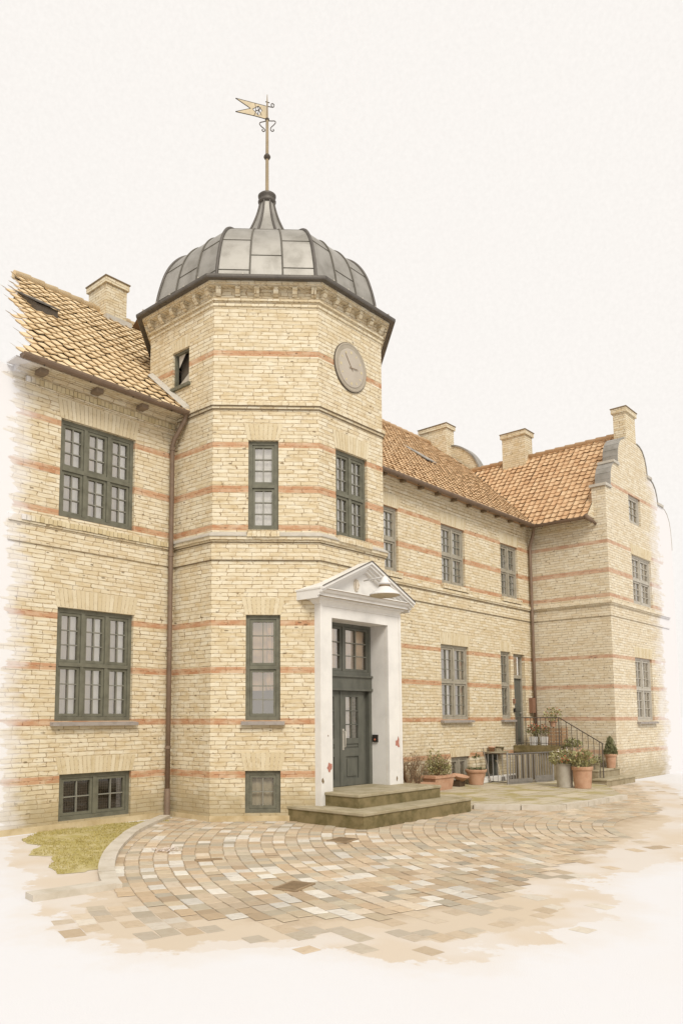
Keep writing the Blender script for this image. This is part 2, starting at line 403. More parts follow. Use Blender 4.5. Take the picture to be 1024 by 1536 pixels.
def window(parent, F, u0, u1, z0, z1, cols=1, rows=2, px=2, pz=3, split=0.5, mat=None, sill=True, arch=True, rec=0.06, drape='white', lowdark=False, bars=None, glassm=None, archh=0.30):
    mat = mat or M_green; bars = bars or M_green_bar
    mb = MB(); fw = 0.075; mu = 0.07
    n1, n0 = -rec, -rec-0.08
    B = lambda a, b, c, d, e=n1, f=n0: F.box(mb, a, b, f, e, c, d)
    B(u0, u0+fw, z0, z1); B(u1-fw, u1, z0, z1)
    B(u0+fw, u1-fw, z1-fw, z1); B(u0+fw, u1-fw, z0, z0+fw)
    zt = z0 + (z1-z0)*split
    cells_z = [(z0+fw, z1-fw)] if rows == 1 else [(z0+fw, zt-mu/2), (zt+mu/2, z1-fw)]
    if rows == 2: B(u0+fw, u1-fw, zt-mu/2, zt+mu/2, n1+0.012)
    cw = (u1-u0-2*fw-(cols-1)*mu)/cols
    cells_u = []
    for c in range(cols):
        a = u0+fw+c*(cw+mu); cells_u.append((a, a+cw))
        if c < cols-1:
            for (c0, c1) in cells_z: B(a+cw, a+cw+mu, c0, c1, n1+0.006)
    sw = 0.052; gl = MB(); cur = MB(); dr = MB(); br = MB()
    for ci, (a, b) in enumerate(cells_u):
        for (c, d) in cells_z:
            g = 0.004
            e, f = n1-0.014, n0+0.004
            B(a+g, a+sw, c+g, d-g, e, f); B(b-sw, b-g, c+g, d-g, e, f)
            B(a+sw, b-sw, c+g, c+sw, e, f); B(a+sw, b-sw, d-sw, d-g, e, f)
            ia, ib, ic, id_ = a+sw, b-sw, c+sw, d-sw
            for k in range(1, px):
                m = ia+(ib-ia)*k/px; F.box(br, m-.011, m+.011, f+.006, e-.008, ic, id_)
            for k in range(1, pz):
                m = ic+(id_-ic)*k/pz; F.box(br, ia, ib, f+.010, e-.012, m-.010, m+.010)
            q = f+0.022
            gl.face([F.p(ia-.01, q, ic-.01), F.p(ib+.01, q, ic-.01), F.p(ib+.01, q, id_+.01), F.p(ia-.01, q, id_+.01)])
            # hangings behind the glass
            if lowdark and c < zt-.2: c = c+(d-c)*.62
            if drape in ('white', 'ochre'):
                w0, w1 = a-0.02, b+0.02
                s0 = w0+(w1-w0)*(0.62+random.uniform(-.05, .05))
                for (p0, p1, dst, side) in ((s0, w1, n0-0.05, 0), (w0, w0+(w1-w0)*0.14, n0-0.05, 0)):
                    seg = 10
                    for k in range(seg):
                        t0, t1 = p0+(p1-p0)*k/seg, p0+(p1-p0)*(k+1)/seg
                        d0, d1 = dst+0.018*math.sin(k*2.1), dst+0.018*math.sin((k+1)*2.1)
                        cur.face([F.p(t0, d0, c-.05), F.p(t1, d1, c-.05), F.p(t1, d1, d+.05), F.p(t0, d0, d+.05)], smooth=True)
                seg = 8
                dst = n0-0.13
                for k in range(seg):
                    t0, t1 = w0+(w1-w0)*k/seg, w0+(w1-w0)*(k+1)/seg
                    d0, d1 = dst+0.012*math.sin(k*1.7), dst+0.012*math.sin((k+1)*1.7)
                    dr.face([F.p(t0, d0, c-.06), F.p(t1, d1, c-.06), F.p(t1, d1, d+.06), F.p(t0, d0, d+.06)], smooth=True)
            elif drape == 'net':
                seg = 14; w0, w1 = a-0.02, b+0.02; dst = n0-0.05
                for k in range(seg):
                    t0, t1 = w0+(w1-w0)*k/seg, w0+(w1-w0)*(k+1)/seg
                    d0, d1 = dst+0.008*math.sin(k*1.9), dst+0.008*math.sin((k+1)*1.9)
                    cur.face([F.p(t0, d0, c-.05), F.p(t1, d1, c-.05), F.p(t1, d1, d+.05), F.p(t0, d0, d+.05)], smooth=True)
    w = mb.build('window', mat, parent)
    br.build('glazing_bars', bars, w)
    gl.build('pane', glassm or M_glass, w)
    if cur.f: cur.build('curtain', M_ochre if drape == 'ochre' else M_curtain, w)
    if dr.f: dr.build('blind', M_ochre if drape == 'ochre' else M_sheer, w)
    if drape in (None, 'mesh') or lowdark:
        bk = MB(); F.box(bk, u0+.02, u1-.02, n0-.34, n0-.30, z0+.02, z1-.02); bk.build('dark_interior', M_dark, w)
    if drape == 'mesh':
        ms = MB()
        for (a, b) in cells_u:
            k = a+sw
            while k < b-sw:
                F.box(ms, k, k+.004, n0-.006, n0-.002, z0+fw+sw, z1-fw-sw); k += 0.045
            k = z0+fw+sw
            while k < z1-fw-sw:
                F.box(ms, a+sw, b-sw, n0-.011, n0-.007, k, k+.004); k += 0.045
        ms.build('wire_mesh', M_wire, w)
    if sill:
        sb = MB(); e = 0.11
        sb.prism([F.p(u0-.08, -.10, z0-.005), F.p(u0-.08, e, z0-.03), F.p(u0-.08, e, z0-.085), F.p(u0-.08, -.10, z0-.085)], F.U*(u1-u0+.16))
        sb.build('sill', M_sill, w)
    if arch: lintel(F, w, u0, u1, z1, archh)
    return w

def course(F, mb, u0, u1, prof):
    """moulding of profile (n, z) along a straight wall"""
    mb.prism([F.p(u0, n, z) for (n, z) in prof], F.U*(u1-u0))

# ------------------------------------------------------------------ roof tiles
def tiles(name, mat, parent, P0, U, Sv, wid, length, tw=0.22, ch=0.27, keep=None, amp=0.028, lift=0.035, jit=0.012):
    """pantile roof slope: P0 eave corner, U along the eave, Sv up the slope"""
    P0 = Vector(P0); U = Vector(U).normalized(); Sv = Vector(Sv).normalized(); N = U.cross(Sv)
    if N.z < 0: N = -N
    mb = MB(); nu = int(wid/tw); ns = int(length/ch)+1; seg = 5
    for j in range(ns):
        for i in range(nu):
            a0 = i*tw; s0 = j*ch
            if keep and not keep(P0+U*(a0+tw/2)+Sv*(s0+ch/2)): continue
            rj = random.uniform(-jit, jit); lj = lift+random.uniform(-.008, .012); sk = random.uniform(-jit, jit)
            s1 = min(s0+ch*1.06, length)
            rows = ([], [], [])
            for k in range(seg+1):
                t = k/seg
                h = amp*(math.cos(t*2*PI*0.95)*0.6+0.5) + (amp*0.6 if k == 0 else 0)
                a = a0+t*tw*1.02+rj*.4
                lo = s0+rj+sk*t
                rows[0].append(P0+U*a+Sv*lo+N*(h+lj-0.022))
                rows[1].append(P0+U*a+Sv*lo+N*(h+lj))
                rows[2].append(P0+U*a+Sv*s1+N*(h*0.9+0.002))
            q = ((i*0.731+j*0.117) % 7.3, (j*0.377+i*0.059) % 5.1)
            for k in range(seg):
                mb.face([rows[0][k], rows[0][k+1], rows[1][k+1], rows[1][k]], [q]*4)
                mb.face([rows[1][k], rows[1][k+1], rows[2][k+1], rows[2][k]], [q]*4)
    return mb.build(name, mat, parent)

def gutter(parent, p0, p1, r=0.075, mat=None):
    p0, p1 = Vector(p0), Vector(p1); d = (p1-p0).normalized(); side = Vector((0, 0, 1)).cross(d)
    mb = MB(); n = 8; pts0 = []
    for rr in (r, r-0.012):
        for k in range(n+1):
            a = PI + PI*k/n
            pts0.append(side*(rr*math.cos(a)) + Vector((0, 0, rr*math.sin(a))))
    for k in range(n):
        mb.face([p0+pts0[k], p1+pts0[k], p1+pts0[k+1], p0+pts0[k+1]], smooth=True)
        a, b = pts0[n+1+k], pts0[n+2+k]
        mb.face([p0+a, p0+b, p1+b, p1+a], smooth=True)
    for k in (0, n):
        mb.face([p0+pts0[k], p1+pts0[k], p1+pts0[n+1+k], p0+pts0[n+1+k]])
    for p in (p0, p1):
        mb.face([p+q for q in pts0[:n+1]])
    L = (p1-p0).length; k = 0.4
    g = mb.build('gutter', mat or M_copper, parent)
    while k < L:
        c = p0+d*k; br = MB()
        br.tube([c+side*(r+.004)+Vector((0, 0, .01)), c+Vector((0, 0, -r-.012)), c-side*(r+.004)+Vector((0, 0, .01))], 0.012, 5)
        br.build('gutter_bracket', M_iron, g); k += 0.9
    return g

def chimney(parent, x0, x1, y0, y1, z0, z1, mat=None):
    mb = MB(); mb.box(x0, x1, y0, y1, z0, z1)
    c = mb.build('chimney', mat or M_brick_plain, parent)
    cb = MB(); cb.box(x0-.05, x1+.05, y0-.05, y1+.05, z1-.02, z1+.13)
    cb.build('chimney_cap', M_brick_plain, c)
    lb = MB(); lb.box(x0-.07, x1+.07, y0-.07, y1+.07, z1+.133, z1+.16); lb.build('cap_slab', M_line, c)
    return c
# ------------------------------------------------------------------ left wing
ZM = 7.97
def slope_z(y, y0, z0, k): return z0+(y-y0)*k
KL = (12.5-7.97)/(6.0-0.75)
LW = thing('brick_wing', 'yellow brick wing left of the octagonal tower with three-light green windows and pale tiled roof', 'building', (-2, Yl, 0))
hl = [(-2.544, -0.966, 5.433, 7.217), (-2.507, -0.926, 1.843, 3.818), (-2.379, -0.911, 0.135, 0.926)]
mb = MB(); FL.panel(mb, -3.9, 0.0, -0.3, 7.86, hl)
fe = Frame((-3.9, Yl, 0), (-1, 0, 0)); fe.panel(mb, -9.8, 0, -0.3, 7.86)
mb.build('wall', M_brick_left, LW)
mb = MB(); fb = Frame((0, Yl+9.8, 0), (0, 1, 0)); fb.panel(mb, -5.0, 3.9, -0.3, 7.86); mb.build('rear_wall', M_brick_plain, LW)
mb = MB(); mb.box(-3.6, -.01, .80, 1.14, 7.872, 7.90); mb.build('soffit', M_brick_left, LW)
mb = MB(); FL.box(mb, -3.88, -0.005, -0.05, 0.022, -0.3, 0.10); mb.build('plinth', brick('x', fade=None) if False else M_plinth, LW)
mb = MB()
course(FL, mb, -3.47, -0.004, [(-.05, 4.86), (.028, 4.862), (.032, 4.90), (.012, 4.905), (.012, 5.19), (-.05, 5.19)])
course(FL, mb, -3.47, -0.004, [(-.05, 5.315), (-.05, 5.195), (.04, 5.195), (.04, 5.225), (.028, 5.23), (.028, 5.31), (-.05, 5.345)])
sc = mb.build('string_course', M_brick_left, LW)
def rowlock(F, parent, u0, u1, z0, z1, n, mat, w=0.082):
    m = MB(); k = u0
    while k < u1-w:
        pr = n+random.uniform(-.006, .006); dz = random.uniform(-.006, .006)
        i = len(m.f); F.box(m, k+.005, k+w-.004, -.04, pr, z0+dz, z1+dz)
        q = (k*3.3, z0)
        for j in range(i, len(m.f)): m.uvf[j] = [q]*4
        k += w
    return m.build('header_course', mat, parent)
def fade_vous():
    t = NT('brick_header_left'); x, y, z = t.sep(t.pos())
    wn = t.n('ShaderNodeTexWhiteNoise', noise_dimensions='2D'); t.put(wn.inputs['Vector'], t.uv())
    col = t.mix(wn.outputs[0], alb((238, 220, 176), EW), alb((208, 184, 132), EW))
    m = t.ramp(t.math('ADD', x, t.math('MULTIPLY', t.noise(t.pos(), 2, 4), 0.7)), -2.55, -3.0)
    return t.bsdf(t.mix(m, col, alb(WASH, EW)), 0.9)
M_vous_l = fade_vous()
rowlock(FL, sc, -3.25, -0.02, 5.232, 5.325, .062, M_vous_l)
mb = MB()
course(FL, mb, -3.47, -0.004, [(-.05, 7.60), (.03, 7.602), (.03, 7.655), (-.05, 7.655)])
course(FL, mb, -3.47, -0.004, [(-.05, 7.765), (.075, 7.765), (.075, 7.83), (.10, 7.832), (.10, 7.90), (-.05, 7.90)])
co = mb.build('cornice', M_brick_left, LW)
rowlock(FL, co, -3.25, -0.02, 7.66, 7.76, .05, M_vous_l)
for xx in (-3.05, -1.95, -0.95):
    mb = MB(); mb.box(xx-.075, xx+.075, 0.86, 1.06, 7.79, 7.868); mb.build('rafter_end', M_eave_wood, LW)
window(LW, FL, *hl[0], cols=3, rows=2, sill=False, archh=0.36)
window(LW, FL, *hl[1], cols=3, rows=2, archh=0.33)
window(LW, FL, *hl[2], cols=2, rows=1, pz=2, sill=False, drape='mesh', glassm=M_glass_dim, archh=0.30)
gutter(LW, (-3.55, 0.70, 7.93), (0.0, 0.70, 7.93), 0.085)
mb = MB(); mb.tube([(-0.09, .70, 7.87), (-0.09, .74, 7.76), (-0.14, 1.0, 7.42), (-0.14, 1.06, 7.30), (-0.14, 1.06, 3.6), (-.14, 1.06, .06)], 0.048, 12)
dp = mb.build('downpipe', M_copper, LW)
for z, z2 in ((7.2, 7.26), (5.05, 5.11), (3.2, 3.26), (1.3, 1.36), (.05, .55)):
    mb = MB(); mb.tube([(-.14, 1.06, z), (-.14, 1.06, z2)], 0.058, 12); mb.build('pipe_collar', M_copper, dp)
def raggedx(y):
    pts = [(0.6, -3.78), (0.95, -3.6), (1.6, -3.05), (2.4, -2.86), (3.0, -2.5), (3.45, -2.38), (3.9, -2.38), (4.6, -1.85), (5.9, -1.3), (6.2, -1.2)]
    for (a, b), (c, d) in zip(pts, pts[1:]):
        if a <= y <= c: return b+(d-b)*(y-a)/(c-a)
    return -1.2
def keepL(p):
    if p.x < raggedx(p.y)+random.uniform(-.07, .07)+.07*math.sin(p.y*7): return False
    return (Vector((p.x, p.y, 0))-OC).length > 2.5
Ls = math.hypot(5.25, 4.53)
ro = tiles('roof', M_tile_l, LW, (-3.95, .66, 7.97+(-.09)*KL), (1, 0, 0), (0, 5.25, 4.53), 8.2, Ls+.1, 0.245, 0.29, keepL, amp=.020, lift=.034, jit=.030)
mb = MB()
ys = [0.75+k*0.35 for k in range(16)]
for a, b in zip(ys, ys[1:]):
    za, zb = slope_z(a, .75, 7.97, KL)-.015, slope_z(b, .75, 7.97, KL)-.015
    xa, xb = raggedx(a)+.2, raggedx(b)+.2
    mb.face([(xa, a, za), (4.4, a, za), (4.4, b, zb), (xb, b, zb)])
mb.face([(-.75, 6.0, 12.48), (4.4, 6.0, 12.48), (4.4, 11.2, 7.9), (3.4, 11.2, 7.9)])
mb.build('roof_underlay', M_deck, ro)
mb = MB(); k = -1.15
while k < 4.4:
    mb.tube([(k, 6.0, 12.50+random.uniform(-.01, .01)), (k+.40, 6.0, 12.52)], [.11, .125], 10); k += .36
mb.build('ridge_tiles', M_tile_l, ro)
chimney(LW, 1.17, 1.80, 5.62, 6.45, 11.9, 13.16)
mb = MB(); mb.box(1.10, 1.87, 5.46, 5.615, 12.02, 12.22); mb.build('chimney_flashing', M_flash, LW)
# roof hatch standing open on the left slope
def roofbox(parent, name, x0, x1, y0, y1, yy0, zz0, kk, h0, h1, mat, matf):
    m = MB(); zz = lambda y: slope_z(y, yy0, zz0, kk)
    m.hexa([(x0, y0, zz(y0)-.05), (x1, y0, zz(y0)-.05), (x1, y1, zz(y1)-.05), (x0, y1, zz(y1)-.05), (x0, y0, zz(y0)+h0), (x1, y0, zz(y0)+h0), (x1, y1, zz(y1)+h1), (x0, y1, zz(y1)+h1)])
    o = m.build(name, matf, parent)
    m = MB()
    m.hexa([(x0-.03, y0-.04, zz(y0)+h0+.003), (x1+.03, y0-.04, zz(y0)+h0+.003), (x1+.03, y1+.03, zz(y1)+h1+.003), (x0-.03, y1+.03, zz(y1)+h1+.003), (x0-.03, y0-.04, zz(y0)+h0+.035), (x1+.03, y0-.04, zz(y0)+h0+.035), (x1+.03, y1+.03, zz(y1)+h1+.035), (x0-.03, y1+.03, zz(y1)+h1+.035)])
    m.build('hatch_lid', mat, o)
    return o
roofbox(LW, 'roof_hatch', -1.86, -1.36, 3.50, 4.35, .75, 7.97, KL, .21, .05, M_lead_dark, M_iron)
mb = MB()
for (a, b) in ((.72, 1.1), (1.1, 1.5), (1.5, 1.95)):
    za, zb = slope_z(a, .75, 7.97, KL), slope_z(b, .75, 7.97, KL)
    mb.hexa([(-.13, a, za+.05), (-.005, a, za+.05), (-.005, b, zb+.05), (-.13, b, zb+.05), (-.10, a, za+.085), (-.005, a, za+.14), (-.005, b, zb+.14), (-.10, b, zb+.085)])
mb.build('abutment_flashing', M_flash, LW)

# ------------------------------------------------------------------ tower
TW = thing('octagonal_tower', 'octagonal yellow brick tower with lead dome, clock and weather vane over the main entrance', 'building', (OC.x, OC.y, 0))
x2u = lambda x: x-1.4425
holes = {0: [(.77, 1.295, 8.58, 9.34)], 1: [(.685, 1.26, 5.42, 7.2), (.65, 1.295, 1.84, 3.81), (.65, 1.30, .15, .915)],
         2: [(x2u(1.94), x2u(2.94), 5.42, 7.19), (x2u(1.68), S8, 0.35, 3.90, .002)], 3: [(0, .05, .35, 3.90, .002)]}
mb = MB()
for k in range(8): TF[k].panel(mb, 0, S8, -0.3, 10.33, holes.get(k, ()))
mb.build('wall', M_brick, TW)
def ring8(m, prof, circ=False, smooth=False):
    m.lathe([((r if circ else (AP+r)*K8), z) for r, z in prof], OC, 8, R(22.5), smooth=False, cap=False)
mb = MB(); mb.face
for k in (0, 1):
    F = TF[k]; F.box(mb, (0 if k else .85), S8-(0.0 if k else 0), -.05, .022, -.3, .105 if k else .10)
mb.build('plinth', M_plinth, TW)
mb = MB()
ring8(mb, [(-.01, 4.858), (.03, 4.86), (.034, 4.90), (.012, 4.905), (.012, 5.20), (.045, 5.205), (.045, 5.235), (.075, 5.24), (.075, 5.315), (-.01, 5.32)])
s1 = mb.build('string_course', M_brick, TW)
mb = MB(); ring8(mb, [(.07, 5.303), (.098, 5.300), (.10, 5.318), (.0, 5.40), (-.01, 5.40)]); mb.build('lead_flashing', M_flash, s1)
for F, a, b in ((TF[1], .665, 1.28), (TF[2], .48, 1.515)):
    mb = MB(); F.box(mb, a, b, -.03, .112, 5.29, 5.417); mb.build('window_ledge', M_brick_soft, s1)
for z in (4.846, 5.188):  # thin dark rings paint in the shadow under the projecting courses
    mb = MB(); ring8(mb, [(.0, z), (.026, z), (.026, z+.013), (.0, z+.013)]); mb.build('shadow_line', M_line, s1)
mb = MB()
ring8(mb, [(-.01, 7.82), (.03, 7.825), (.03, 7.875), (.06, 7.88), (.062, 7.945), (.02, 7.98), (-.01, 7.985)])
s2 = mb.build('string_course', M_brick_plain, TW)
mb = MB(); ring8(mb, [(.0, 7.868), (.052, 7.868), (.052, 7.879), (.0, 7.879)]); mb.build('shadow_line', M_line, s2)  # painted shadow lines below the upper string course
mb = MB(); ring8(mb, [(.0, 7.808), (.022, 7.808), (.022, 7.820), (.0, 7.820)]); mb.build('shadow_line', M_line, s2)
mb = MB()
ring8(mb, [(-.01, 9.90), (.025, 9.905), (.025, 9.955), (.006, 9.96), (.006, 10.0), (.05, 10.005), (.05, 10.06), (.012, 10.065), (.012, 10.255), (.15, 10.26), (.15, 10.30), (.175, 10.305), (.175, 10.352), (.05, 10.36)])
cn = mb.build('cornice', M_brick_plain, TW)
for k in (7, 0, 1, 2, 3):
    for j in range(6):
        u = 0.09+j*(S8-.18)/5; m = MB()
        m.prism([TF[k].p(u-.048, a, b) for a, b in ((.005, 10.085), (.05, 10.095), (.10, 10.14), (.135, 10.19), (.142, 10.252), (.005, 10.252))], TF[k].U*.096)
        m.build('corbel', M_brick_plain, cn)
mb = MB(); ring8(mb, [(.04, 10.355), (.27, 10.335), (.292, 10.335), (.305, 10.36), (.305, 10.405), (.285, 10.415), (.16, 10.47), (.0, 10.53)])
ev = mb.build('eave', M_lead_dark, TW)
mb = MB()
for k in range(8):
    for j in range(5):
        u = -.1+(S8+.2)*(j+.5)/5; F = TF[k]
        F.box(mb, u-.012, u+.012, .15, .315, 10.398, 10.425)
mb.build('eave_clip', M_flash, ev)

def crspl(P, n):
    out = []
    for i in range(len(P)-1):
        p0 = P[max(i-1, 0)]; p1 = P[i]; p2 = P[i+1]; p3 = P[min(i+2, len(P)-1)]
        for j in range(n):
            t = j/n
            out.append(tuple(0.5*((2*b)+(-a+c)*t+(2*a-5*b+4*c-d)*t*t+(-a+3*b-3*c+d)*t**3) for a, b, c, d in zip(p0, p1, p2, p3)))
    out.append(P[-1]); return out
DP = crspl([(2.56, 10.46), (2.555, 10.62), (2.52, 10.87), (2.45, 11.17), (2.35, 11.48), (2.20, 11.74), (1.99, 11.94), (1.66, 12.08), (1.22, 12.20), (.84, 12.42), (.57, 12.74), (.42, 13.0), (.32, 13.22), (.235, 13.46), (.18, 13.68), (.16, 13.82)], 4)
mb = MB(); mb.lathe(DP, OC, 8, R(22.5), smooth=False, cap=False)
def dpt(k, t, i, out=0.0):
    r, z = DP[i]
    a0, a1 = R(22.5+45*k), R(22.5+45*(k+1))
    p = Vector((math.cos(a0), math.sin(a0), 0))*(1-t)+Vector((math.cos(a1), math.sin(a1), 0))*t
    p = p*(r+out); return OC+p+Vector((0, 0, z+out*.3))
dome = mb.build('dome', M_lead, TW)
mb = MB()
nD = len(DP)
for k in range(8):
    for t in (1/3, 2/3):
        mb.tube([dpt(k, t, i, .012) for i in range(0, 34)], .017, 6)
    rnd = random.Random(k+3)
    for j in range(3):
        for i in ([6, 17] if j != 1 else [11]):
            i += rnd.choice((-1, 0, 1)); n = 4
            mb.tube([dpt(k, (j+q/n)/3, i, .004) for q in range(n+1)], .009, 5)
    # lead laps near the shoulder
    mb.tube([dpt(k, q/6, 25, .004) for q in range(7)], .010, 5)
mb.build('lead_seams', M_seam, dome)
for k in range(8):
    m = MB(); m.tube([dpt(k, 0, i, .008) for i in range(nD)], [.034 if i < 38 else .034-.016*(i-38)/(nD-38) for i in range(nD)], 8); m.build('hip_roll', M_lead_dark, dome)
mb = MB(); mb.lathe([(.155, 13.76), (.20, 13.79), (.212, 13.83), (.175, 13.87), (.17, 13.90), (.205, 13.93), (.212, 13.97), (.18, 14.0), (.05, 14.03)], OC, 20)
mb.build('finial_ring', M_lead_dark, TW)
mb = MB(); ax = lambda z: OC+Vector((0, 0, z))
mb.tube([ax(13.95), ax(15.0), ax(15.9)], [.042, .038, .034], 10); mb.tube([ax(15.9), ax(16.3), ax(16.55)], [.026, .018, .007], 8)
wv = mb.build('weather_vane', M_pole, TW)
mb = MB(); mb.lathe([(.012, 14.89), (.055, 14.905), (.08, 14.95), (.08, 14.97), (.055, 15.015), (.012, 15.03)], OC, 16); mb.lathe([(.02, 15.88), (.05, 15.90), (.05, 15.925), (.02, 15.95)], OC, 12)
mb.build('vane_ball', M_iron, wv)
fh = Vector((FWD.x, FWD.y, 0)).normalized(); rh = Vector((fh.y, -fh.x, 0))
FD_ = (-rh*math.cos(R(10)) - fh*math.sin(R(10))); FN_ = FD_.cross(Vector((0, 0, 1)))
def vp(x, y, n=0.0): return OC + FD_*((508-x)*.001975) + FN_*n + Vector((0, 0, 15.92+(405-y)*.00200))
P1, P2, P3, P4, P5, P6, P7 = (496, 240), (365, 222), (130, 190), (310, 295), (130, 360), (350, 382), (496, 405)
H1, H2, H3, H4 = (402, 252), (450, 305), (402, 372), (332, 300)
mb = MB()
for poly in ((P1, H1, H2, H3, P7), (P1, P2, P3, P4, H4, H1), (P4, P5, P6, P7, H3, H4)):
    mb.prism([vp(x, y, -.006) for x, y in poly], FN_*.012)
fl = mb.build('vane_flag', M_gold, wv)
mb = MB()
for seg in ((P1, P2, P3), (P3, P4), (P4, P5), (P5, P6, P7), ((362, 225), (368, 262), (372, 300), (366, 345), (350, 382)), ((395, 262), (408, 300), (440, 368)), ((430, 262), (405, 310), (392, 366)), ((405, 300), (372, 318)), (H1, H2, H3, H4, H1)):
    mb.tube([vp(x, y) for x, y in seg], .010, 5)
mb.build('flag_emblem', M_iron, fl)
def sp(pts): return crspl([(*p, 0) for p in pts], 5)
mb = MB()
for c in (((505, 425), (470, 440), (425, 458), (418, 480), (440, 508), (470, 530), (482, 552), (462, 568), (446, 552), (455, 540)),
          ((515, 425), (560, 420), (598, 416), (608, 436), (585, 470), (556, 502), (548, 530), (566, 550), (588, 540), (580, 522)),
          ((508, 240), (550, 242), (582, 240), (590, 210), (570, 196), (556, 210), (562, 234)), ((488, 182), (510, 188), (536, 190))):
    mb.tube([vp(x, y) for x, y, _ in sp(c)], .011, 6)
mb.build('scroll_bracket', M_iron, wv)

def disc(m, F, u, z, prof, n=40, su=1, sz=1):
    i = len(m.v)
    for (r, q) in prof:
        for j in range(n):
            a = 2*PI*j/n; m.v.append(F.p(u+r*su*math.cos(a), q, z+r*sz*math.sin(a)))
    for k in range(len(prof)-1):
        for j in range(n):
            l = (j+1) % n; m.f.append((i+k*n+j, i+k*n+l, i+(k+1)*n+l, i+(k+1)*n+j))
    m.f.append(tuple(i+(len(prof)-1)*n+j for j in range(n)))
F2 = TF[2]; cu, cz = x2u(2.415), 9.0
mb = MB(); disc(mb, F2, cu, cz, [(.50, -.02), (.503, .030), (.485, .040), (.47, .040), (.46, .034)]); ck = mb.build('clock', M_clock2, TW)
mb = MB(); disc(mb, F2, cu, cz, [(.512, -.02), (.516, .022), (.50, .026)]); mb.build('clock_rim', M_iron, ck)
mb = MB(); disc(mb, F2, cu-.01, cz-.02, [(.40, .03), (.40, .042), (.385, .046)]); mb.build('dial', M_clock, ck)
for k in range(12):
    mb = MB(); a = R(30*k); r0, r1 = .30, .355; d = Vector((math.cos(a), math.sin(a))); e = Vector((-d.y, d.x))*(.016 if k % 3 else .028)
    q = [(cu-.01+d.x*r+e.x*s, cz-.02+d.y*r+e.y*s) for r, s in ((r0, -1), (r1, -1), (r1, 1), (r0, 1))]
    mb.prism([F2.p(a_, .047, b_) for a_, b_ in q], F2.N*.002); mb.build('hour_mark', M_mark, ck)
def hand(name, du, dz, w, n):
    m = MB(); d = Vector((du, dz)); L = d.length; d = d/L; e = Vector((-d.y, d.x))
    q = [d*(-.07)+e*w, d*(L*.75)+e*w, d*L, d*(L*.75)-e*w, d*(-.07)-e*w]
    m.prism([F2.p(cu-.01+a.x, n, cz-.02+a.y) for a in q], F2.N*.006); m.build(name, M_eave_wood, ck)
hand('minute_hand', -.20, .27, .006, .050); hand('hour_hand', .215, .02, .007, .058)

window(TW, TF[1], *holes[1][0], drape='net', sill=False, archh=.32)
window(TW, TF[1], *holes[1][1], drape='ochre', lowdark=True, archh=.33)
window(TW, TF[1], *holes[1][2], rows=1, pz=2, drape='net', sill=False, archh=.33, mat=M_green, glassm=glass('dusty_glass', .04, (.66, .63, .56)))
window(TW, TF[2], *holes[2][0], cols=2, drape='net', sill=False, archh=.36)
# attic opening on the left face: dark, with a broken pane
a0, a1, b0, b1 = holes[0][0]
mb = MB(); F0 = TF[0]
for q in ((a0, a0+.05, b0, b1), (a1-.05, a1, b0, b1), (a0+.05, a1-.05, b1-.05, b1), (a0+.05, a1-.05, b0, b0+.05)): F0.box(mb, q[0], q[1], -.12, -.05, q[2], q[3])
aw = mb.build('window', M_green, TW)
mb = MB(); F0.box(mb, a0, a1, -.26, -.22, b0, b1); mb.build('dark_interior', plain('dim_attic', (120, 108, 90), var=.5, sc=4), aw)
mb = MB(); mb.prism([F0.p(a0+.05, -.10, b0+.05), F0.p(a1-.05, -.10, b0+.05), F0.p(a1-.05, -.10, b0+.30)], F0.N*.004); mb.prism([F0.p(a0+.08, -.10, b1-.05), F0.p(a0+.30, -.10, b1-.05), F0.p(a0+.10, -.10, b1-.30)], F0.N*.004); mb.build('pane', M_flash, aw)
mb = MB(); F0.box(mb, a0-.05, a1+.05, -.1, .05, b0-.07, b0-.004); mb.build('sill', M_green, aw)
lintel(F0, aw, a0, a1, b1, .24, .05)

# ------------------------------------------------------------------ entrance surround (part of the tower) and door
FP = Frame((0, -1.6, 0), (0, -1, 0))
mb = MB(); FP.panel(mb, 1.25, 3.82, .25, 4.06, [(1.60, 3.38, .24, 3.78)], depth=.46)
mb.face([(1.25, -1.0, .25), (1.25, -1.6, .25), (1.25, -1.6, 4.06), (1.25, -1.0, 4.06)])
mb.face([(3.82, -1.6, .25), (3.82, -1.0, .25), (3.82, -1.0, 4.06), (3.82, -1.6, 4.06)])
FP.box(mb, 1.252, 1.315, -.05, .016, .25, 4.04); FP.box(mb, 3.755, 3.818, -.05, .016, .25, 4.04); FP.box(mb, 1.315, 3.755, -.05, .016, 3.985, 4.045)
po = mb.build('portal', M_white, TW)
def ringrect(m, prof, bx0=1.25, bx1=3.72, yb=-1.0):
    i = len(m.v); n = len(prof)
    for (q, z) in prof:
        m.v += [Vector((bx0-q, yb, z)), Vector((bx0-q, -1.6-q, z)), Vector((bx1+q, -1.6-q, z)), Vector((bx1+q, yb, z))]
    for k in range(n-1):
        for j in range(3): m.f.append((i+4*k+j, i+4*k+j+1, i+4*k+5+j, i+4*k+4+j))
    m.f.append((i, i+1, i+2, i+3)); k = 4*(n-1)+i; m.f.append((k, k+1, k+2, k+3))
mb = MB()
ringrect(mb, [(.02, 4.02), (.035, 4.05), (.06, 4.085), (.10, 4.10), (.10, 4.125), (.17, 4.13), (.17, 4.19), (.19, 4.195), (.215, 4.21), (.235, 4.24), (.25, 4.255), (.25, 4.285), (.0, 4.29)])
xa, za = 2.485, 4.955; xl_, xr_, zt_ = 1.012, 3.958, 4.288
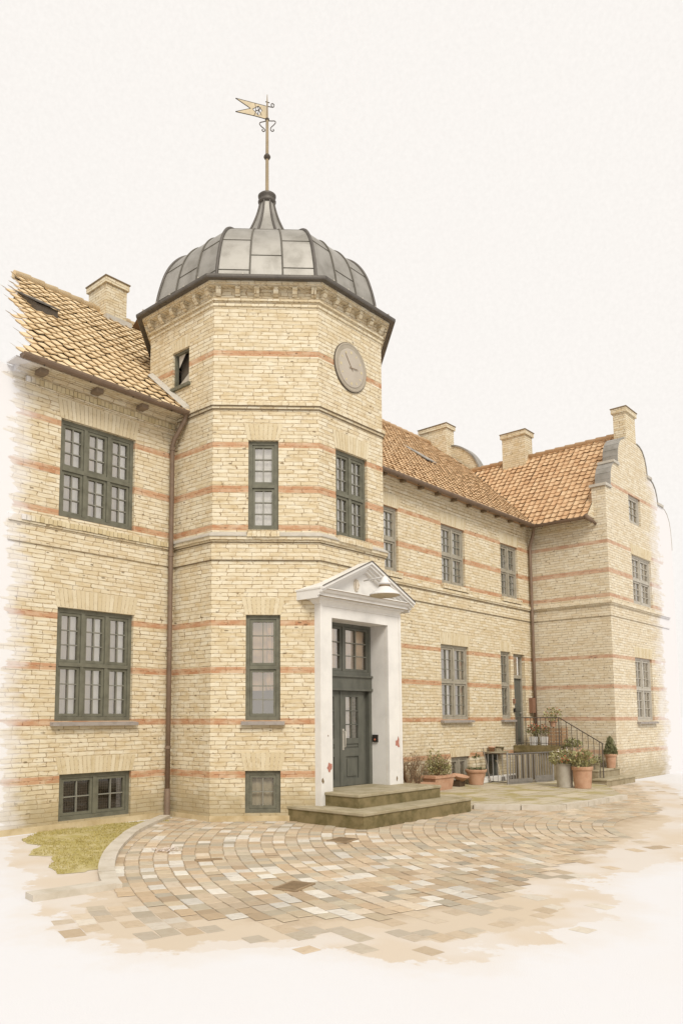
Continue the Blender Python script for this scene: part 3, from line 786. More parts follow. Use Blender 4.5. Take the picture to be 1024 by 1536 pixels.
for (t0, t1, yf) in ((0.0, .05, -1.90), (.05, .10, -1.862), (.10, .15, -1.80), (.15, .20, -1.755)):
    for (xe) in (xl_, xr_):
        s = (za-zt_)/(xa-xe)
        poly = [(xe, zt_-t0), (xa, za-t0), (xa, za-t1), (xe, zt_-t1)]
        mb.prism([(x, yf, z) for x, z in poly], (0, -1.06-yf, 0))
pd = mb.build('pediment', M_white, po)
for xe in (xl_, xr_):
    m = MB(); m.prism([(x, -1.915, z) for x, z in ((xe, zt_+.002), (xa, za+.002), (xa, za+.016), (xe, zt_+.016))], (0, .03, 0)); m.build('lead_edge', M_lead_dark, po)
m = MB(); m.box(3.821, 3.832, -1.58, -1.05, .26, 4.03); m.build('edge_line', M_line, po)  # thin dark strips outline the portal side and cornice edges
m = MB(); m.box(1.03, 3.94, -1.856, -1.84, 4.252, 4.262); m.build('edge_line', M_line, po)
m = MB(); m.box(1.07, 3.90, -1.778, -1.76, 4.128, 4.138); m.build('edge_line', M_line, po)
mb = MB(); mb.prism([(1.3, -1.68, 4.285), (3.67, -1.68, 4.285), (2.485, -1.68, 4.80)], (0, .5, 0)); mb.build('tympanum', M_white, po)
FT = Frame((0, -1.68, 0), (0, -1, 0))
mb = MB(); disc(mb, FT, 2.24, 4.47, [(.085, 0), (.085, .02), (.075, .04), (.062, .03), (.05, .035), (.02, .05)], 24, .8, 1.5)
mb.tube([FT.p(2.215, .045, 4.40), FT.p(2.20, .06, 4.47), FT.p(2.22, .05, 4.56)], [.012, .02, .01], 8); mb.tube([FT.p(2.255, .045, 4.41), FT.p(2.285, .055, 4.47), FT.p(2.26, .045, 4.53)], .012, 8)
mb.build('medallion', plain('medallion_plaster', (240, 224, 196), var=.2), po)
def patch(F, parent, name, mat, u, z, r, n, q=.003, st=1.0):
    m = MB(); rr = random.Random(int(u*100)); pts = []
    for k in range(n):
        a = 2*PI*k/n; w = r*rr.uniform(.5, 1.2); pts.append(F.p(u+w*math.cos(a), q, z+w*st*math.sin(a)))
    m.face(pts); return m.build(name, mat, parent)
patch(FP, po, 'peeled_patch', M_peel, 1.50, .98, .075, 13, .003, 1.3); patch(FP, po, 'peeled_patch', M_peel, 3.67, 1.36, .075, 9, .003, 1.7)
patch(FP, po, 'peeled_patch', M_line, 1.30, .72, .04, 8, .0185, 1.6); patch(FP, po, 'peeled_patch', M_line, 3.62, .64, .03, 8, .003, 1.8); patch(FP, po, 'peeled_patch', M_line, 1.47, 1.55, .018, 7)
FD = Frame((0, -1.16, 0), (0, -1, 0))
tw_ = window(TW, FD, 1.58, 3.36, 2.74, 3.79, cols=2, rows=1, px=2, pz=3, mat=M_door, sill=False, arch=False, drape='ochre', rec=0.0, bars=M_green_bar)
mb = MB()
FD.box(mb, 1.58, 1.68, -.12, .0, .52, 2.44); FD.box(mb, 3.29, 3.378, -.12, .0, .52, 2.44)
FD.box(mb, 1.58, 3.378, -.10, .012, 2.46, 2.735); FD.box(mb, 1.58, 3.378, -.10, .045, 2.70, 2.74); FD.box(mb, 1.58, 3.378, -.10, .04, 2.425, 2.475)
FD.box(mb, 3.17, 3.29, -.14, -.10, .52, 2.44)
dr_ = mb.build('door', M_door, TW)
mb = MB(); FD.box(mb, 1.55, 3.40, -.75, -.70, .3, 2.5); mb.build('dark_interior', M_dark, dr_)
for sgn in (1, -1):
    m = MB(); ux = lambda u: 2.405+sgn*(u-2.405)
    def bx(u0, u1, n0, n1, z0, z1):
        a, b = sorted((ux(u0), ux(u1))); FD.box(m, a, b, n0, n1, z0, z1)
    n1, n0 = -.05, -.10
    bx(2.409, 2.585, n0, n1, .53, 2.42); bx(2.985, 3.17, n0, n1, .53, 2.42)
    bx(2.585, 2.985, n0, n1, 2.30, 2.42); bx(2.585, 2.985, n0, n1, 1.36, 1.47); bx(2.585, 2.985, n0, n1, 1.11, 1.27); bx(2.585, 2.985, n0, n1, .53, .67)
    bx(2.585, 2.985, n0, n1-.02, 1.27, 1.36); bx(2.60, 2.97, n0, n1-.004, 1.30, 1.33)
    bx(2.585, 2.985, n0, n1-.025, .67, 1.11); bx(2.63, 2.94, n0, n1-.008, .715, 1.065)
    bx(2.77, 2.795, n0+.012, n1-.006, 1.47, 2.30)
    for z in (1.745, 2.02): bx(2.585, 2.985, n0+.016, n1-.009, z-.012, z+.012)
    if sgn > 0: bx(2.395, 2.45, n1, n1+.018, .53, 2.42)
    m.build('door_leaf', M_door, dr_)
    m = MB(); a, b = sorted((ux(2.58), ux(2.99))); m.face([FD.p(a, -.082, 1.46), FD.p(b, -.082, 1.46), FD.p(b, -.082, 2.31), FD.p(a, -.082, 2.31)]); m.build('door_glass', M_glass, dr_)
    m = MB(); FD.box(m, a+.0, b-.10, -.16, -.14, 1.4, 2.35); m.build('door_blind', M_sheer, dr_)
mb = MB(); mb.tube([FD.p(2.50, -.045, 1.29), FD.p(2.50, .01, 1.31), FD.p(2.50, .012, 1.60), FD.p(2.50, -.045, 1.62)], .013, 8); FD.box(mb, 2.475, 2.525, -.05, -.042, 1.24, 1.66)
mb.build('door_handle', M_flash, dr_)
mb = MB(); mb.box(3.345, 3.378, -1.32, -1.19, 1.38, 1.53); db = mb.build('doorbell', M_black, TW)
mb = MB(); FB = Frame((3.345, 0, 0), (-1, 0, 0)); disc(mb, FB, 1.255, 1.43, [(.022, 0), (.020, .010), (.01, .014)], 12); mb.build('bell_button', M_petal_r, db)

for o in (po, tw_, dr_, db): o.location += Vector((.12, .10, 0))
# lamp hung out in front of the pediment
lp = at(577, 893, 'y', -2.2)
LP = thing('wall_lamp', 'white enamel shade lamp hanging before the right half of the entrance pediment', 'lamp', lp)
mb = MB(); mb.lathe([(.295, .0), (.30, .012), (.27, .04), (.20, .09), (.125, .145), (.105, .16), (.105, .215), (.12, .22), (.12, .235), (.085, .265), (.05, .34), (.02, .37)], lp, 28, cap=False); mb.build('lamp_shade', M_white2, LP)
mb = MB(); mb.lathe([(.29, .003), (.24, -.02), (.14, -.04), (.02, -.048)], lp, 24, cap=False); mb.build('lamp_bowl', M_strawpale, LP)
mb = MB(); mb.lathe([(.108, .165), (.112, .175), (.112, .19), (.108, .2)], lp, 24, cap=False); mb.build('lamp_band', M_line, LP)
mb = MB(); mb.tube([lp+Vector((0, 0, .34)), lp+Vector((0, .08, .36)), Vector((lp.x, -1.70, lp.z+.34))], .016, 8); mb.build('lamp_arm', M_white2, LP)

# ------------------------------------------------------------------ entrance steps
ST = thing('stone_steps', 'two broad mossy stone steps in front of the white entrance portal', 'steps', (2.7, -1.9, 0))
def step(parent, x0, x1, y0, y1, z0, z1, body, top, lip=.02, th=.055):
    m = MB(); m.box(x0, x1, y0, y1, z0, z1-th); o = m.build('step', body, parent)
    bm_ = bmesh.new(); m = MB(); m.box(x0-lip, x1+lip, y0-lip, y1, z1-th, z1); t = m.build('tread', top, o)
    b = t.modifiers.new('b', 'BEVEL'); b.width = .012; b.segments = 2
    return o
step(ST, 1.02, 4.48, -2.77, -0.6, -.15, .279, M_stone, M_stone_top)
step(ST, 1.50, 4.13, -2.28, -1.0, .24, .522, M_stone, M_stone_top)

# ------------------------------------------------------------------ right range
YE = Yr-.304; ZE = 7.92
RW = thing('brick_range', 'long yellow brick range between the tower and the gabled wing with a rose tiled roof', 'building', (9, Yr, 0))
hr = [(5.09, 6.29, 5.467, 7.115), (8.279, 9.482, 5.467, 7.115), (11.536, 12.612, 5.467, 7.115), (8.144, 9.544, 1.821, 3.818), (11.364, 11.962, 1.821, 3.818),
      (12.14, 12.87, 1.04, 3.79, .22), (8.53, 9.45, .19, .82), (10.31, 11.06, .0, .84)]
mb = MB(); FR.panel(mb, 3.0, Xw+.4, -.3, 7.86, hr)
mb.build('wall', M_brick, RW)
mb = MB(); Frame((0, 11, 0), (0, 1, 0)).panel(mb, -Xw-3, -2.4, -.3, 7.86); mb.build('rear_wall', M_brick_plain, RW)
mb = MB()
course(FR, mb, 3.9, Xw-.004, [(-.05, 4.86), (.028, 4.862), (.032, 4.90), (.012, 4.905), (.012, 5.19), (.05, 5.195), (.055, 5.23), (.075, 5.24), (.075, 5.31), (-.05, 5.36)])
mb.build('string_course', M_brick, RW)
mb = MB()
course(FR, mb, 3.9, Xw-.004, [(-.05, 7.55), (.03, 7.552), (.03, 7.64), (.05, 7.645), (.05, 7.72), (.075, 7.725), (.075, 7.80), (.10, 7.805), (.10, 7.87), (-.05, 7.87)])
mb.build('cornice', M_brick, RW)
for k in range(10):
    xx = 5.5+k*.8; mb = MB(); mb.box(xx-.05, xx+.05, -.05, .085, 7.775, 7.848); mb.build('rafter_end', M_line, RW)
for q in hr[:3]: window(RW, FR, *q, cols=2, drape='net', mat=M_grey_green, sill=False, archh=.33)
for q in hr[:3]:
    mb = MB(); FR.box(mb, q[0]-.06, q[1]+.06, -.05, .10, 5.33, q[2]-.003); mb.build('window_ledge', M_brick_soft, RW)
mb = MB(); FR.box(mb, 3.9, Xw-.004, -.01, .024, 4.846, 4.859); mb.build('shadow_line', M_line, RW)  # painted shadow lines under the range's string course
mb = MB(); FR.box(mb, 3.9, Xw-.004, .0, .045, 5.180, 5.192); mb.build('shadow_line', M_line, RW)
mb = MB(); mb.box(4.5, Xw-.31, YE+.03, Yr-.105, 7.85, 7.872); mb.build('soffit', M_wood, RW)
window(RW, FR, *hr[3], cols=2, drape='white', mat=M_grey_green, archh=.33)
window(RW, FR, *hr[4], cols=1, drape='white', mat=M_grey_green, archh=.30)
window(RW, FR, *hr[6], cols=2, rows=1, px=1, pz=1, drape='net', mat=M_grey_green, sill=False, archh=.22)
# side door
u0, u1, z0, z1 = hr[5][:4]
mb = MB(); FR.box(mb, u0, u0+.06, -.2, -.10, z0, z1); FR.box(mb, u1-.06, u1, -.2, -.10, z0, z1); FR.box(mb, u0+.06, u1-.06, -.2, -.10, z1-.07, z1); FR.box(mb, u0+.06, u1-.06, -.2, -.09, 3.05, 3.15)
sd = mb.build('door', M_grey_green, RW)
mb = MB(); FR.box(mb, u0+.06, u1-.06, -.2, -.15, z0, 3.05)
for (c, d) in ((1.2, 1.9), (2.05, 2.9)): FR.box(mb, u0+.14, u1-.14, -.15, -.135, c, d)
mb.build('door_leaf', M_door, sd)
mb = MB(); mb.face([FR.p(u0+.06, -.15, 3.15), FR.p(u1-.06, -.15, 3.15), FR.p(u1-.06, -.15, z1-.07), FR.p(u0+.06, -.15, z1-.07)]); mb.build('pane', M_glass, sd)
mb = MB(); FR.box(mb, u0+.06, u1-.06, -.26, -.24, 3.15, z1-.07); mb.build('blind', M_sheer, sd)
mb = MB(); mb.tube([FR.p(u1-.12, -.14, 2.0), FR.p(u1-.12, -.09, 2.0), FR.p(u1-.22, -.09, 2.0)], .012, 6); mb.build('door_handle', M_flash, sd)
# basement door
u0, u1, z0, z1 = hr[7][:4]
mb = MB(); FR.box(mb, u0, u1, -.16, -.06, -.1, z1)
FR.box(mb, u0+.02, u0+.12, -.06, -.03, .1, z1-.02); FR.box(mb, u1-.12, u1-.02, -.06, -.03, .1, z1-.02); FR.box(mb, u0+.12, u1-.12, -.06, -.03, z1-.12, z1-.02)
bd = mb.build('basement_door', M_door, RW)
mb = MB(); mb.face([FR.p(u0+.22, -.057, .25), FR.p(u1-.22, -.057, .25), FR.p(u1-.22, -.057, z1-.2), FR.p(u0+.22, -.057, z1-.2)]); mb.build('pane', M_glass_dim, bd)
mb = MB(); FR.box(mb, u0-.12, u1+.12, -.05, .26, z1+.02, z1+.07); mb.build('door_hood', M_stone_top, bd)
KR = .85; gutter(RW, (4.5, YE-.06, 7.86), (Xw-.36, YE-.06, 7.86), .085)
mb = MB(); gx = Xw-.16
mb.tube([(Xw-.40, YE-.06, 7.80), (Xw-.30, YE+.02, 7.62), (gx, Yr-.09, 7.25), (gx, Yr-.09, 7.1), (gx, Yr-.09, 4.0), (gx, Yr-.09, 1.05)], .05, 12); mb.build('downpipe', M_copper, RW)
KW = (11.1-7.92)/(15.95-13.16)
zw = lambda x: 7.92+(x-13.16)*KW
zm = lambda y: ZE+(y-YE)*KR
def keepR(p):
    if p.x > 15.98: return False
    if p.x > 13.1 and p.z < zw(p.x)+.02 and p.y < 5.2: return False
    return (Vector((p.x, p.y, 0))-OC).length > 2.5
Lm = (5.3-YE)*math.hypot(1, KR)
ro = tiles('roof', M_tile_m, RW, (4.2, YE-.06, ZE-.05), (1, 0, 0), (0, 1, KR), 11.9, Lm+.1, .205, .235, keepR, amp=.022, lift=.020, jit=.016)
mb = MB(); mb.face([(4.3, YE, ZE-.02), (13.14, YE, ZE-.02), (15.98, 3.65, zm(3.65)-.02), (15.98, 5.3, zm(5.3)-.02), (4.3, 5.3, zm(5.3)-.02)])
mb.face([(2.0, 5.3, zm(5.3)-.02), (16, 5.3, zm(5.3)-.02), (16, 11.2, 7.9), (2.0, 11.2, 7.9)])
mb.build('roof_underlay', M_deck, ro)
mb = MB(); k = 4.3
while k < 15.9:
    mb.tube([(k, 5.3, zm(5.3)+.0), (k+.40, 5.3, zm(5.3)+.02)], [.10, .115], 10); k += .36
mb.build('ridge_tiles', M_tile_m, ro)
mb = MB()
vv = [Vector((13.14+(15.98-13.14)*t, 0, 0)) for t in (0, .5, 1)]
mb.tube([(x.x, YE+(zw(x.x)-ZE)/KR, zw(x.x)+.01) for x in vv], .035, 6); mb.build('valley_gutter', M_lead_dark, ro)
ch_ = chimney(RW, 15.62, 16.18, 4.52, 5.72, 11.4, 13.0)
# curved brick parapet closing the range's roof
PR = crspl([(4.75, 12.30), (4.45, 12.30), (4.1, 12.14), (3.78, 11.88), (3.53, 11.55), (3.37, 11.2), (3.33, 10.9)], 4)
mb = MB(); mb.prism([(16.0, y, z) for y, z in PR] + [(16.0, 3.33, 10.6), (16.0, 4.75, 11.2)], (.34, 0, 0)); pp = mb.build('parapet', M_brick_plain, RW)
mb = MB()
for (a, b), (c, d) in zip(PR, PR[1:]):
    mb.hexa([(15.96, a, b+.002), (16.38, a, b+.002), (16.38, c, d+.002), (15.96, c, d+.002), (15.96, a-.04, b+.05), (16.38, a-.04, b+.05), (16.38, c-.045, d+.045), (15.96, c-.045, d+.045)])
mb.build('lead_coping', M_lead, pp)
# narrow roof light
p = at(612, 668, 'y', 3.0); yy = 0
for _ in range(30):
    yy = yy + .1; q = at(607, 668, 'y', yy)
    if q.z < zm(yy): break
roofbox(RW, 'roof_light', q.x-.1, q.x+.42, yy-.85, yy+.05, YE, ZE, KR, .07, .03, M_lead, M_lead_dark)
# things on the wall by the side door
mb = MB(); FR.box(mb, 13.06, 13.34, 0, .12, 2.0, 2.46); o = mb.build('mailbox', M_red, None, (13.2, Yr-.06, 2.0)); tag(o, 'reddish brown letter box on the wall right of the side door', 'letter box')
mb = MB(); FR.box(mb, 12.03, 12.11, 0, .05, 2.28, 2.42); o = mb.build('wall_plate', M_red, None, (12.07, Yr, 2.3)); tag(o, 'small red door plate between narrow window and side door, upper of two', 'plate')
mb = MB(); FR.box(mb, 12.035, 12.10, 0, .06, 2.02, 2.14); o = mb.build('wall_plate', M_black, None, (12.07, Yr, 2.05)); tag(o, 'dark bell plate below the red plate beside the side door', 'plate')

# ------------------------------------------------------------------ gabled wing
GW = thing('gabled_wing', 'yellow brick wing at the far right with a curved stepped gable topped by a chimney', 'building', (16, Yg, 0))
hg = [(15.38, 17.10, 5.42, 7.0), (15.26, 16.734, 1.743, 3.712)]
hat = (15.34, 16.38, 8.02, 8.95)
mb = MB(); FG.panel(mb, Xw, 19.35, -.3, 7.72, hg)
FS.panel(mb, -Yr-.3, -Yg, -.3, 7.9)
FS.panel(mb, -Yg-.42, -Yg, 7.9, 8.80)
Frame((19.35, 0, 0), (1, 0, 0)).panel(mb, Yg, 3, -.3, 7.9)
GP = [(13.463, 8.80), (13.86, 8.80), (13.87, 9.1), (13.90, 9.3), (13.97, 9.46), (14.08, 9.60), (14.22, 9.68), (14.55, 9.70), (14.555, 10.0), (14.59, 10.2), (14.68, 10.39), (14.82, 10.55), (15.0, 10.66), (15.2, 10.72), (16.3, 10.80), (16.55, 10.77), (16.78, 10.68), (16.98, 10.48), (17.1, 10.2), (17.16, 9.87), (17.45, 9.86), (17.68, 9.78), (17.88, 9.62), (18.0, 9.4), (18.07, 9.12), (18.5, 9.11), (18.75, 9.08), (19.0, 8.95), (19.2, 8.72), (19.3, 8.4), (19.345, 7.95), (19.35, 7.72)]
def ztop(x):
    for (a, b), (c, d) in zip(GP, GP[1:]):
        if a <= x <= c and c > a: return b+(d-b)*(x-a)/(c-a)
    return GP[-1][1]
xs = sorted({a for a, b in GP} | {hat[0], hat[1]})
for a, b in zip(xs, xs[1:]):
    za_, zb_ = ztop(a+1e-6), ztop(b-1e-6)
    if hat[0] <= (a+b)/2 <= hat[1]:
        mb.face([FG.p(a, 0, 7.72), FG.p(b, 0, 7.72), FG.p(b, 0, hat[2]), FG.p(a, 0, hat[2])])
        mb.face([FG.p(a, 0, hat[3]), FG.p(b, 0, hat[3]), FG.p(b, 0, zb_), FG.p(a, 0, za_)])
    else: mb.face([FG.p(a, 0, 7.72), FG.p(b, 0, 7.72), FG.p(b, 0, zb_), FG.p(a, 0, za_)])
    mb.face([FG.p(b, -.42, 7.72), FG.p(a, -.42, 7.72), FG.p(a, -.42, za_), FG.p(b, -.42, zb_)])
a, b, c, d = hat; q = -.16
mb.face([FG.p(a, 0, c), FG.p(a, 0, d), FG.p(a, q, d), FG.p(a, q, c)]); mb.face([FG.p(b, 0, d), FG.p(b, 0, c), FG.p(b, q, c), FG.p(b, q, d)])
mb.face([FG.p(a, 0, d), FG.p(b, 0, d), FG.p(b, q, d), FG.p(a, q, d)]); mb.face([FG.p(b, 0, c), FG.p(a, 0, c), FG.p(a, q, c), FG.p(b, q, c)])
mb.build('wall', M_brick_wing, GW)
def coping(name, pts, mat, th=.035, ov=.025):
    m = MB()
    for (a, b), (c, d) in zip(pts, pts[1:]):
        dx, dz = c-a, d-b; L = math.hypot(dx, dz)
        if L < 1e-4: continue
        nx, nz = -dz/L*th, dx/L*th
        m.hexa([FG.p(a, ov, b+.002), FG.p(c, ov, d+.002), FG.p(c, -.42-ov, d+.002), FG.p(a, -.42-ov, b+.002), FG.p(a+nx, ov, b+nz), FG.p(c+nx, ov, d+nz), FG.p(c+nx, -.42-ov, d+nz), FG.p(a+nx, -.42-ov, b+nz)])
    return m.build(name, mat, GW)
coping('gable_coping', GP[1:7], M_lead); coping('gable_coping', GP[7:14], M_lead); coping('gable_coping', GP[14:20], M_lead); coping('gable_coping', GP[20:25], M_lead); coping('gable_coping', GP[25:], M_flash, .02, .012)
for (xa_, xb_, zc) in ((13.40, 13.89, 8.80), (14.13, 14.60, 9.685), (17.12, 17.52, 9.86), (18.03, 18.56, 9.11)):
    m = MB(); m.box(xa_, xb_, Yg-.05, Yg+.47, zc+.004, zc+.085); m.build('shoulder_slab', M_flash, GW)
for q in (hg[0], hg[1]):
    window(GW, FG, *q, cols=2, drape='net', mat=M_pale_green, bars=M_pale_green, sill=(q is hg[1]), archh=.32)
window(GW, FG, *hat, cols=1, rows=1, px=2, pz=3, drape='net', mat=M_pale_green, bars=M_grey_green, sill=False, arch=False)
mb = MB()
prof = [(-.05, 4.86), (.028, 4.862), (.032, 4.90), (.012, 4.905), (.012, 5.19), (.05, 5.195), (.055, 5.23), (.085, 5.24), (.085, 5.31), (-.05, 5.36)]
i = 0; npf = len(prof)
mb.v += [Vector((Xw-n, Yr-.002, z)) for n, z in prof] + [Vector((Xw-n, Yg-n, z)) for n, z in prof] + [Vector((18.6, Yg-n, z)) for n, z in prof]
for k in range(npf-1):
    for s in (0, 1): mb.f.append((s*npf+k, (s+1)*npf+k, (s+1)*npf+k+1, s*npf+k+1))
mb.build('string_course', M_brick_wing, GW)
mb = MB()
course(FS, mb, -Yr+.004, -Yg-.5, [(-.05, 7.60), (.03, 7.602), (.03, 7.68), (.06, 7.685), (.06, 7.76), (.09, 7.765), (.09, 7.87), (-.05, 7.87)])
mb.build('cornice', M_brick_plain, GW)
mb = MB(); mb.box(13.14, Xw-.095, -1.78, YE+.02, 7.872, 7.895); mb.build('soffit', M_wood, GW)
mb = MB(); mb.prism([(13.08, -1.925, 7.85), (13.46, -1.925, 7.85), (13.46, -1.925, 8.32), (13.08, -1.925, 7.90)], (0, .05, 0)); mb.build('kneeler', M_brick_plain, GW)
chimney(GW, 15.42, 16.28, Yg+.004, -1.90, 10.4, 11.70)
chimney(GW, 15.62, 16.20, 1.30, 2.18, 10.5, 11.92)
def keepW(p):
    return p.z > zm(p.y)+.02
Lw = math.hypot(15.95-13.16, 11.1-7.92)
ro = tiles('roof', M_tile_w, GW, (13.10, -1.87, 7.86), (0, 1, 0), (15.95-13.16, 0, 11.1-7.92), 7.2, Lw+.05, .20, .23, keepW, amp=.026, lift=.030, jit=.022)
mb = MB(); yv = lambda z: YE+(z-ZE)/KR
mb.face([(13.16, -1.86, 7.90), (13.16, YE, 7.90), (15.95, yv(11.1), 11.08), (15.95, -1.86, 11.08)])
mb.face([(15.95, -1.86, 11.08), (15.95, 4, 11.08), (19.4, 4, 7.9), (19.4, -1.80, 7.9)])
mb.build('roof_underlay', M_deck, ro)
mb = MB(); k = -1.88
while k < 3.6:
    mb.tube([(15.95, k, 11.10), (15.95, k+.4, 11.12)], [.10, .115], 10); k += .36
mb.build('ridge_tiles', M_tile_w, ro)
gutter(GW, (13.05, YE+.05, 7.85), (13.05, -1.78, 7.85), .08)
mb = MB(); mb.tube([(13.05, -1.80, 7.90), (13.08, -1.86, 7.82), (13.2, -1.92, 7.76), (13.36, -1.95, 7.72), (13.44, -1.97, 7.66)], [.07, .075, .06, .045, .04], 10); mb.build('gutter_end', M_copper, GW)
EXPO, SUN_E = 0.8, 1.5
SKY_C = (5.75, 5.50, 5.22, 1)
# ------------------------------------------------------------------ ground
def ground_mat():
    t = NT('pale_gravel_ground'); p = t.pos()
    nz = t.ramp(t.noise(p, 0.7, 6, 0.65), 0.4, 0.75)
    col = t.mix(t.math('MULTIPLY', nz, 0.25), alb((250, 245, 238), EG), alb((248, 239, 228), EG))
    return t.bsdf(col, 0.95, t.noise(p, 60, 3), 0.004, 0.3)
mb = MB(); mb.face([(-600, -600, 0), (900, -600, 0), (900, 900, 0), (-600, 900, 0)])
tag(mb.build('ground', ground_mat()), kind='structure')

def px_poly(pts, z=0.0): return [at(a, b, 'z', z) for a, b in pts]
def ragged(pts, amp, step=0.06, freq=1.3, seed=0.0):
    out = []
    n = len(pts)
    for i in range(n):
        a, b = pts[i], pts[(i+1) % n]; L = (b-a).length; m = max(1, int(L/step)); nn = Vector((-(b-a).y, (b-a).x, 0)).normalized()
        for k in range(m):
            p = a+(b-a)*(k/m)
            w = mnoise.fractal(Vector((p.x*freq, p.y*freq, seed)), 1.0, 2.0, 4)*amp
            out.append(p+nn*w)
    return out
def sheet(name, pts, z, mat):
    m = MB(); m.face([(p.x, p.y, z) for p in pts]); return m.build(name, mat)
def inside(p, poly):
    c = False; n = len(poly)
    for i in range(n):
        a, b = poly[i], poly[i-1]
        if (a.y > p.y) != (b.y > p.y) and p.x < (b.x-a.x)*(p.y-a.y)/(b.y-a.y)+a.x: c = not c
    return c
back = [(13.2, -1.5), (13.2, 0.1), (4.9, .1), (3.6, -1.3), (1.5, -1.4), (0.05, 0), (0.05, 1.1)]
backp = [Vector((a, b, 0)) for a, b in back]
KRB = px_poly([(236, 1238), (205, 1255), (178, 1280), (163, 1303), (163, 1322)])
W1 = px_poly([(8, 1262), (30, 1300), (60, 1345), (78, 1380), (108, 1412), (200, 1432), (270, 1422), (330, 1425), (420, 1430), (500, 1425), (560, 1436), (620, 1440), (700, 1445), (722, 1425), (800, 1420), (855, 1400), (920, 1390), (916, 1362), (880, 1340), (868, 1322), (1000, 1300), (1040, 1260), (1040, 1215), (1015, 1185), (985, 1172)]) + backp + [Vector((-3.2, 1.12, 0))]
W2 = px_poly([(150, 1335), (130, 1360), (112, 1398), (265, 1424), (300, 1398), (420, 1415), (480, 1398), (585, 1398), (680, 1428), (705, 1400), (830, 1392), (846, 1368), (812, 1340), (770, 1322), (850, 1292), (930, 1272), (1000, 1238), (985, 1200), (960, 1180)]) + backp + KRB
W3 = px_poly([(172, 1338), (235, 1372), (340, 1378), (480, 1380), (600, 1376), (720, 1348), (820, 1314), (880, 1278), (950, 1246), (985, 1214), (955, 1192)]) + backp + KRB
def earth(name, rgb, rgb2, sc=2.0):
    t = NT(name); p = t.pos()
    nz = t.ramp(t.noise(p, sc, 6, 0.65), 0.38, 0.7)
    col = t.mix(nz, alb(rgb, EG), alb(rgb2, EG))
    return t.bsdf(col, 0.95, t.noise(p, 70, 3), 0.004, 0.4)

def sdist(p, poly):
    d = 1e9; n = len(poly)
    for i in range(n):
        a, b = poly[i-1], poly[i]; e = b-a; t = max(0, min(1, (p-a).dot(e)/max(1e-9, e.dot(e)))); d = min(d, (p-a-e*t).length_squared)
    d = math.sqrt(d); return d if inside(p, poly) else -d
def court_mat():
    """sandy courtyard: pale spill, tan sand and brown joint sand, each with its own ragged outline"""
    t = NT('courtyard_sand'); p = t.pos(); a = t.n('ShaderNodeVertexColor', layer_name='Reach')
    s = t.n('ShaderNodeSeparateColor'); t.put(s.inputs[0], a.outputs[0])
    n1 = t.math('SUBTRACT', t.noise(p, 1.1, 6, .62), .5); n2 = t.math('SUBTRACT', t.noise(p, 3.3, 5, .6), .5)
    wob = t.math('ADD', t.math('MULTIPLY', n1, 1.5), t.math('MULTIPLY', n2, .5))
    def m(i, lo, hi, sh=0.0): return t.ramp(t.math('ADD', t.math('ADD', t.math('MULTIPLY', t.math('SUBTRACT', s.outputs[i], .5), 4.0), sh), wob), lo, hi)
    nz = t.ramp(t.noise(p, 0.7, 6, 0.65), 0.4, 0.75)
    base = t.mix(t.math('MULTIPLY', nz, 0.25), alb((250, 245, 238), EG), alb((248, 239, 228), EG))
    col = t.mix(t.math('MULTIPLY', m(0, -.55, .0), .45), base, alb((244, 230, 210), EG))
    blot = t.ramp(t.noise(p, .9, 3, .5), .40, .62)
    col = t.mix(t.math('MULTIPLY', m(0, -.02, .05), t.math('ADD', .45, t.math('MULTIPLY', blot, .55))), col, alb((236, 216, 188), EG))
    col = t.mix(t.math('MULTIPLY', m(1, -.03, .06), .85), col, alb((230, 208, 176), EG))
    j = t.mix(t.ramp(t.noise(p, 1.6, 6, .65), .38, .7), alb((214, 190, 156), EG), alb((190, 162, 126), EG))
    col = t.mix(m(2, -.25, .35), col, j)
    return t.bsdf(col, .95, t.noise(p, 70, 3), .004, .4)
gs = .2; X0, X1, Y0, Y1 = -9.0, 15.0, -10.4, 1.0
nx, ny = int((X1-X0)/gs)+1, int((Y1-Y0)/gs)+1
mb = MB(); mb.v = [Vector((X0+i*gs, Y0+j*gs, .004)) for j in range(ny) for i in range(nx)]
mb.f = [(j*nx+i, j*nx+i+1, (j+1)*nx+i+1, (j+1)*nx+i) for j in range(ny-1) for i in range(nx-1)]
ct = mb.build('courtyard', court_mat()); tag(ct, kind='structure')
at_ = ct.data.color_attributes.new('Reach', 'FLOAT_COLOR', 'POINT')
W1f, W2f, W3f = [[Vector((q.x, q.y, 0)) for q in W] for W in (W1, W2, W3)]
for i, v in enumerate(mb.v):
    q = Vector((v.x, v.y, 0)); at_.data[i].color = tuple(max(0, min(1, .5+sdist(q, W)/4)) for W in (W1f, W2f, W3f))+(1,)

# cobbles: laid in arcs that follow the lawn kerb
LAWNK = px_poly([(262, 1227), (222, 1241), (190, 1260), (165, 1283), (157, 1305), (160, 1325), (172, 1342)])
LAWN = LAWNK[:] + px_poly([(100, 1352), (30, 1358), (-40, 1300), (-20, 1255)]) + [Vector((-3.5, 1.15, 0))]
TERR = px_poly([(709.5, 1206.6), (836, 1209), (936, 1193)], .11)
TERR = [Vector((p.x, p.y, 0)) for p in TERR]
TERR_FULL = [Vector((4.35, -2.3, 0))] + TERR + [Vector((11.35, -2.75, 0)), Vector((11.9, -1.3, 0)), Vector((11.98, .17, 0)), Vector((4.35, .17, 0))]
def stone_mat():
    t = NT('cobble_stone'); a = t.n('ShaderNodeVertexColor', layer_name='Col')
    nz = t.ramp(t.noise(t.pos(), 14, 4, 0.6), 0.4, 0.75)
    col = t.mix(t.math('MULTIPLY', nz, 0.22), a.outputs[0], alb((170, 140, 106), EG))
    return t.bsdf(col, 0.85, t.noise(t.pos(), 90, 3), 0.004, 0.5)
